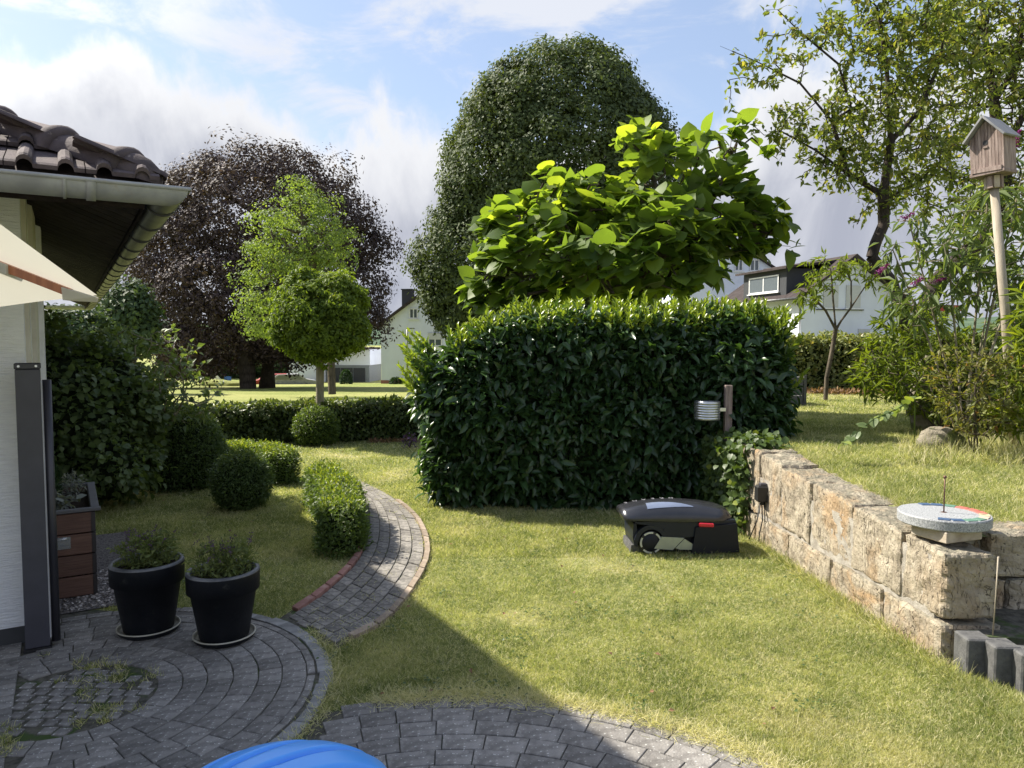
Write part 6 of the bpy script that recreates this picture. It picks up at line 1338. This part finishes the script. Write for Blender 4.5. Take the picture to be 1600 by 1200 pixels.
# street lamp, signs, pole, cars
c = at(637, 612, 54.); sl_o = empty('street_lamp', c, 0, 'slim grey street lamp standing before the white gabled house', 'street lamp')
b = MB(); b.tube([(0, 0, 0), (0, 0, 4.6)], [.065, .05], 8); b.obj('pole', M['zincdark'], sl_o); b = MB(); b.box((.25, 0, 4.62), (.6, .16, .07), bev=.01); b.obj('lamp_head', M['greybox'], sl_o)
c = at(119, 620, 30.); sl2 = empty('street_lamp', c, 0, 'pale mast standing behind the leafy bush under the eave', 'street lamp'); b = MB(); b.tube([(0, 0, 0), (0, 0, 3.35)], [.075, .07], 8); b.obj('pole', M['zinc'], sl2)
for (px, lab, blue) in ((340, 'small diamond road sign beyond the left end of the meadow', 0), (357, 'small blue road sign left of the copper beech trunk', 1)):
    c = at(px, 617, 56.); r_ = empty('road_sign', c, 0, lab, 'road sign'); b = MB(); b.tube([(0, 0, 0), (0, 0, 1.3)], .03, 6); b.obj('post', M['zinc'], r_)
    b = MB(); b.box((0, -.04, 1.15), (.5, .03, .5), ry=0 if blue else R(45)); b.obj('plate', M['bluepaint'] if blue else M['white'], r_)
c = at(338, 606, 52.); rock('grass_mound', 'small overgrown grass mound left of the copper beech trunk', c, (2.2, 1.2, .6), 9).data.materials[0] = M['field']
def car(px, lab, mt):
    c = at(px, 611, 60.); r_ = empty('parked_car', c, R(20), lab, 'car', 'cars parked beyond the copper beech'); b = MB()
    pf_ = [(-2.1, .35), (-2.1, .8), (-1.5, .95), (-.9, 1.38), (.7, 1.4), (1.35, .98), (2.05, .85), (2.1, .35)]
    b.prism(pf_, -.8, .8); b.obj('body', mt, r_); b = MB(); b.prism([(-1.25, .98), (-.85, 1.3), (.62, 1.32), (1.1, .98)], -.815, .815); b.obj('window', M['glass'], r_)
    for x in (-1.3, 1.3):
        for y in (-.72, .72): b = MB(); b.tube([(x, y - .12, .32), (x, y + .12, .32)], .32, 14); b.obj('wheel', M['black'], r_)
car(434, 'red car parked between the copper beech and the garage', M['redpaint']); car(452, 'silver blue car parked against the white garage wall', M['zinc'])
for (px, py, lab) in ((619, 600, 'small dark clipped bush at the corner of the white gabled house'), (541, 590, 'narrow dark conifer between the garage and the white gabled house')):
    q = at(px, 607, 60.); k = 60 / FPX; r_ = (9 * k, 8 * k, 9 * k) if px > 600 else (8 * k, 8 * k, 16 * k); cc = (q.x, q.y, q.z + r_[2] * .8)
    P, Nn = ell_shell(cc, r_, 1500, q.z); shell_hedge('far_shrub', lab, P, Nn, M['conifer'], .16, .7, T_DIAMOND, None, None, origin=tuple(q), cat='shrub')

# ------------------------------------------------------------------ grass blades
HIDE = lambda x, y: (x > -.55) & (x < 2.3) & (y > 6.85) & (y < 7.9)
def blades(name, label, n, xr, yr, keep, zf, h, w_, T, lean=1.0, weight=2.0, hf=None, vadd=0.0, tall=.012):
    # sample uniformly in perspective: y density ~ 1/y^weight
    u = rg.random(n * 4); a, c = yr; y = (a ** (1 - weight) + u * (c ** (1 - weight) - a ** (1 - weight))) ** (1 / (1 - weight)); x = (xr[0] + (xr[1] - xr[0]) * rg.random(n * 4)) * y
    ok = keep(x, y); x, y = x[ok][:n], y[ok][:n]; n_ = len(x); P = np.stack([x, y, zf(x, y) - .003], 1)
    D = np.stack([rg.normal(size=n_) * lean, rg.normal(size=n_) * lean, np.ones(n_)], 1); N = runit(n_) * [1, 1, .2]
    cl = np.array([noise.noise((float(a_) * 3.1, float(b_) * 3.1, 0)) for a_, b_ in zip(x[:: max(1, n_ // 20000)], y[:: max(1, n_ // 20000)])]) if False else 0
    sx = .6 * np.sin(x * 23 + 2 * np.sin(y * 17)) * np.sin(y * 21 + 2 * np.sin(x * 13)) + .8 * np.sin(x * 5.1 + 1.3 * np.sin(y * 3.3)) * np.sin(y * 4.3 + 1.7 * np.sin(x * 2.7)); L = h * (.55 + .7 * rg.random(n_)) * (1 + .22 * sx); lng = rg.random(n_) < tall; L = np.where(lng, L * 1.9, L)
    if hf is not None: L = L * hf(x, y)
    v = np.clip(rg.random(n_) * .86 + .10 * (sx < -.3) + vadd, 0, 1)
    V, F, vv = leaves(P, D, N, L, w_ * np.maximum(1, y / 4.2), T, v); return tag(link_obj(name, npmesh(name, V, F, M['blade'], vv), kind='stuff'), label, 'grass')
T_BL = (np.array([(-.5, 0, 0), (.5, 0, 0), (.38, .55, .06), (-.38, .55, .06), (0, 1, .32)]), np.array([(0, 1, 2), (0, 2, 3), (3, 2, 4)]))
T_B1 = (np.array([(-.6, 0, 0), (.6, 0, 0), (0, 1, .15)]), np.array([(0, 1, 2)]))
lowk = lambda x, y: (~paved(x, y, .02)) & ((x < WX(y) - .01) | (y < 3.44 - .17 * (x - 2.0) - .10)) & ~HIDE(x, y) & ~inpoly(x, y, BEDPOLY) & (y < 11.3)
nearedge = lambda x, y: np.where(np.abs(x - WX(y)) < .10, 1.7, 1.0)
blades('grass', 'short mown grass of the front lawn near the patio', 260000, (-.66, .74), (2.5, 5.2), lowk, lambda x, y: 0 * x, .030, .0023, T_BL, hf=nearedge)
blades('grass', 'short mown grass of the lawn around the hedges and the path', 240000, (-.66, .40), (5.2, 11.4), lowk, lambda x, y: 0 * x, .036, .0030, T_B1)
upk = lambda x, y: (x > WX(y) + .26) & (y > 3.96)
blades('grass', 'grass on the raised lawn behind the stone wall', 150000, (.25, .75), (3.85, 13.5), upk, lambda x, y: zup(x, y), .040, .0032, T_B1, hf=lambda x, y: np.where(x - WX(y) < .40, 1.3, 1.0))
n = 120; y_ = 2.8 + 7.5 * rg.random(n) ** 1.3; x_ = (-.5 + .9 * rg.random(n)) * y_; ok = lowk(x_, y_) ; P = np.stack([x_[ok], y_[ok], .028 + 0 * y_[ok]], 1); n = len(P)
V, F, vv = leaves(P, runit(n) * [1, 1, .25], runit(n) * .5 + [0, 0, 1], .028 * (.5 + rg.random(n)), .02, T_LANCE, rg.random(n)); tag(link_obj('fallen_leaves', npmesh('fallen_leaves', V, F, M['litter'], vv), kind='stuff'), 'few small dry leaves scattered over the lawn', 'fallen leaves')
cl = [Vector((random.uniform(-.45, .5) * y0_, y0_, .01)) for y0_ in [random.uniform(2.9, 6.4) for _ in range(90)]]; cl = [c for c in cl if lowk(np.array([c.x]), np.array([c.y]))[0]]
P = np.repeat(np.array(cl), 14, 0); n = len(P); P = P + rg.normal(size=(n, 3)) * [.05, .05, 0]; P[:, 2] = .022 + .012 * rg.random(n)
V, F, vv = leaves(P, runit(n) * [1, 1, .2], runit(n) * .35 + [0, 0, 1], .02, .019, T_DIAMOND, .5 * rg.random(n)); tag(link_obj('clover', npmesh('clover', V, F, M['boxdark'], vv), kind='stuff'), 'low broad-leaved clover and weeds scattered in the lawn', 'weeds')
# weeds in the paving joints and dry wisps along edges
def tufts(name, label, cs, per, h, w_, rad_, vlo=0., z=.004, lean=.9):
    P = np.repeat(np.array(cs), per, 0); n_ = len(P); P = P + np.stack([rg.normal(size=n_) * rad_, rg.normal(size=n_) * rad_, 0 * rg.random(n_)], 1); P[:, 2] = z if z is not None else P[:, 2]
    D = np.stack([rg.normal(size=n_) * lean, rg.normal(size=n_) * lean, np.ones(n_)], 1); L = h * (.4 + .9 * rg.random(n_)); v = vlo + (1 - vlo) * rg.random(n_)
    V, F, vv = leaves(P, D, runit(n_), L, w_, T_BL, v); return tag(link_obj(name, npmesh(name, V, F, M['blade'], vv), kind='stuff'), label, 'weeds')
cs = [G(random.gauss(165, 38), random.gauss(1060, 12)) for _ in range(36)] + [G(random.gauss(150, 25), random.gauss(1118, 14)) for _ in range(18)] + [G(random.gauss(10, 12), random.gauss(1160, 15)) for _ in range(20)]
tufts('weeds', 'grass tufts growing between the small cobbles of the round patio', cs, 22, .035, .0028, .016)
cs = []
for _ in range(130):
    i = random.randrange(0, NL - 6); f = random.uniform(.1, .95) ** .7; cs.append(LC[i].lerp(RC[i], f))
tufts('weeds', 'thin straw coloured weeds in the joints of the path', cs, 9, .026, .0022, .03, .35, z=.008, lean=1.6)
cs = [Vector((PB[0] + (RB - .01 + random.gauss(0, .015)) * math.sin(a), PB[1] + (RB - .01 + random.gauss(0, .015)) * math.cos(a), 0)) for a in np.linspace(-.25, .95, 230)]
tufts('dry_grass', 'dry straw wisps overhanging the curved edge of the front paving', cs, 24, .055, .002, .035, .62, z=.012, lean=1.8)
cs = [RC[i] for i in range(2, 38)] + [RC[i].lerp(RC[i + 1], .5) for i in range(2, 38)] + [Vector((PA[0] + 1.11 * math.cos(a), PA[1] + 1.11 * math.sin(a), 0)) for a in np.linspace(-.5, .75, 60)]
tufts('dry_grass', 'dry grass overhanging the right edge of the path and the patio rim', cs, 22, .042, .0024, .028, .5, z=.006, lean=1.5)
cs = [Vector((WX(y) - .03 + random.gauss(0, .015), y, 0)) for y in np.linspace(3.3, 5.6, 150)]
tufts('tall_grass', 'longer grass blades leaning against the foot of the stone wall', cs, 20, .085, .0032, .025, .15, z=0.0, lean=.9)
cs = [ub(px, 690, Y) for px, Y in [(random.uniform(1420, 1640), random.uniform(5.3, 6.1)) for _ in range(100)]]
tufts('tall_grass', 'long dry grass around the boulder below the shrubs', cs, 34, .13, .0035, .05, .3, z=None, lean=.55)
g0 = at(1556, 985, 3.3); b = MB(); b.tube([(g0.x, 3.32, .2), at(1556, 930, 3.28), at(1560, 870, 3.25)], [.003, .0025, .004], 5); tag(b.obj('grass_stalk', M['polewood']), 'single tall straw coloured grass stalk between the palisades', 'grass stalk')
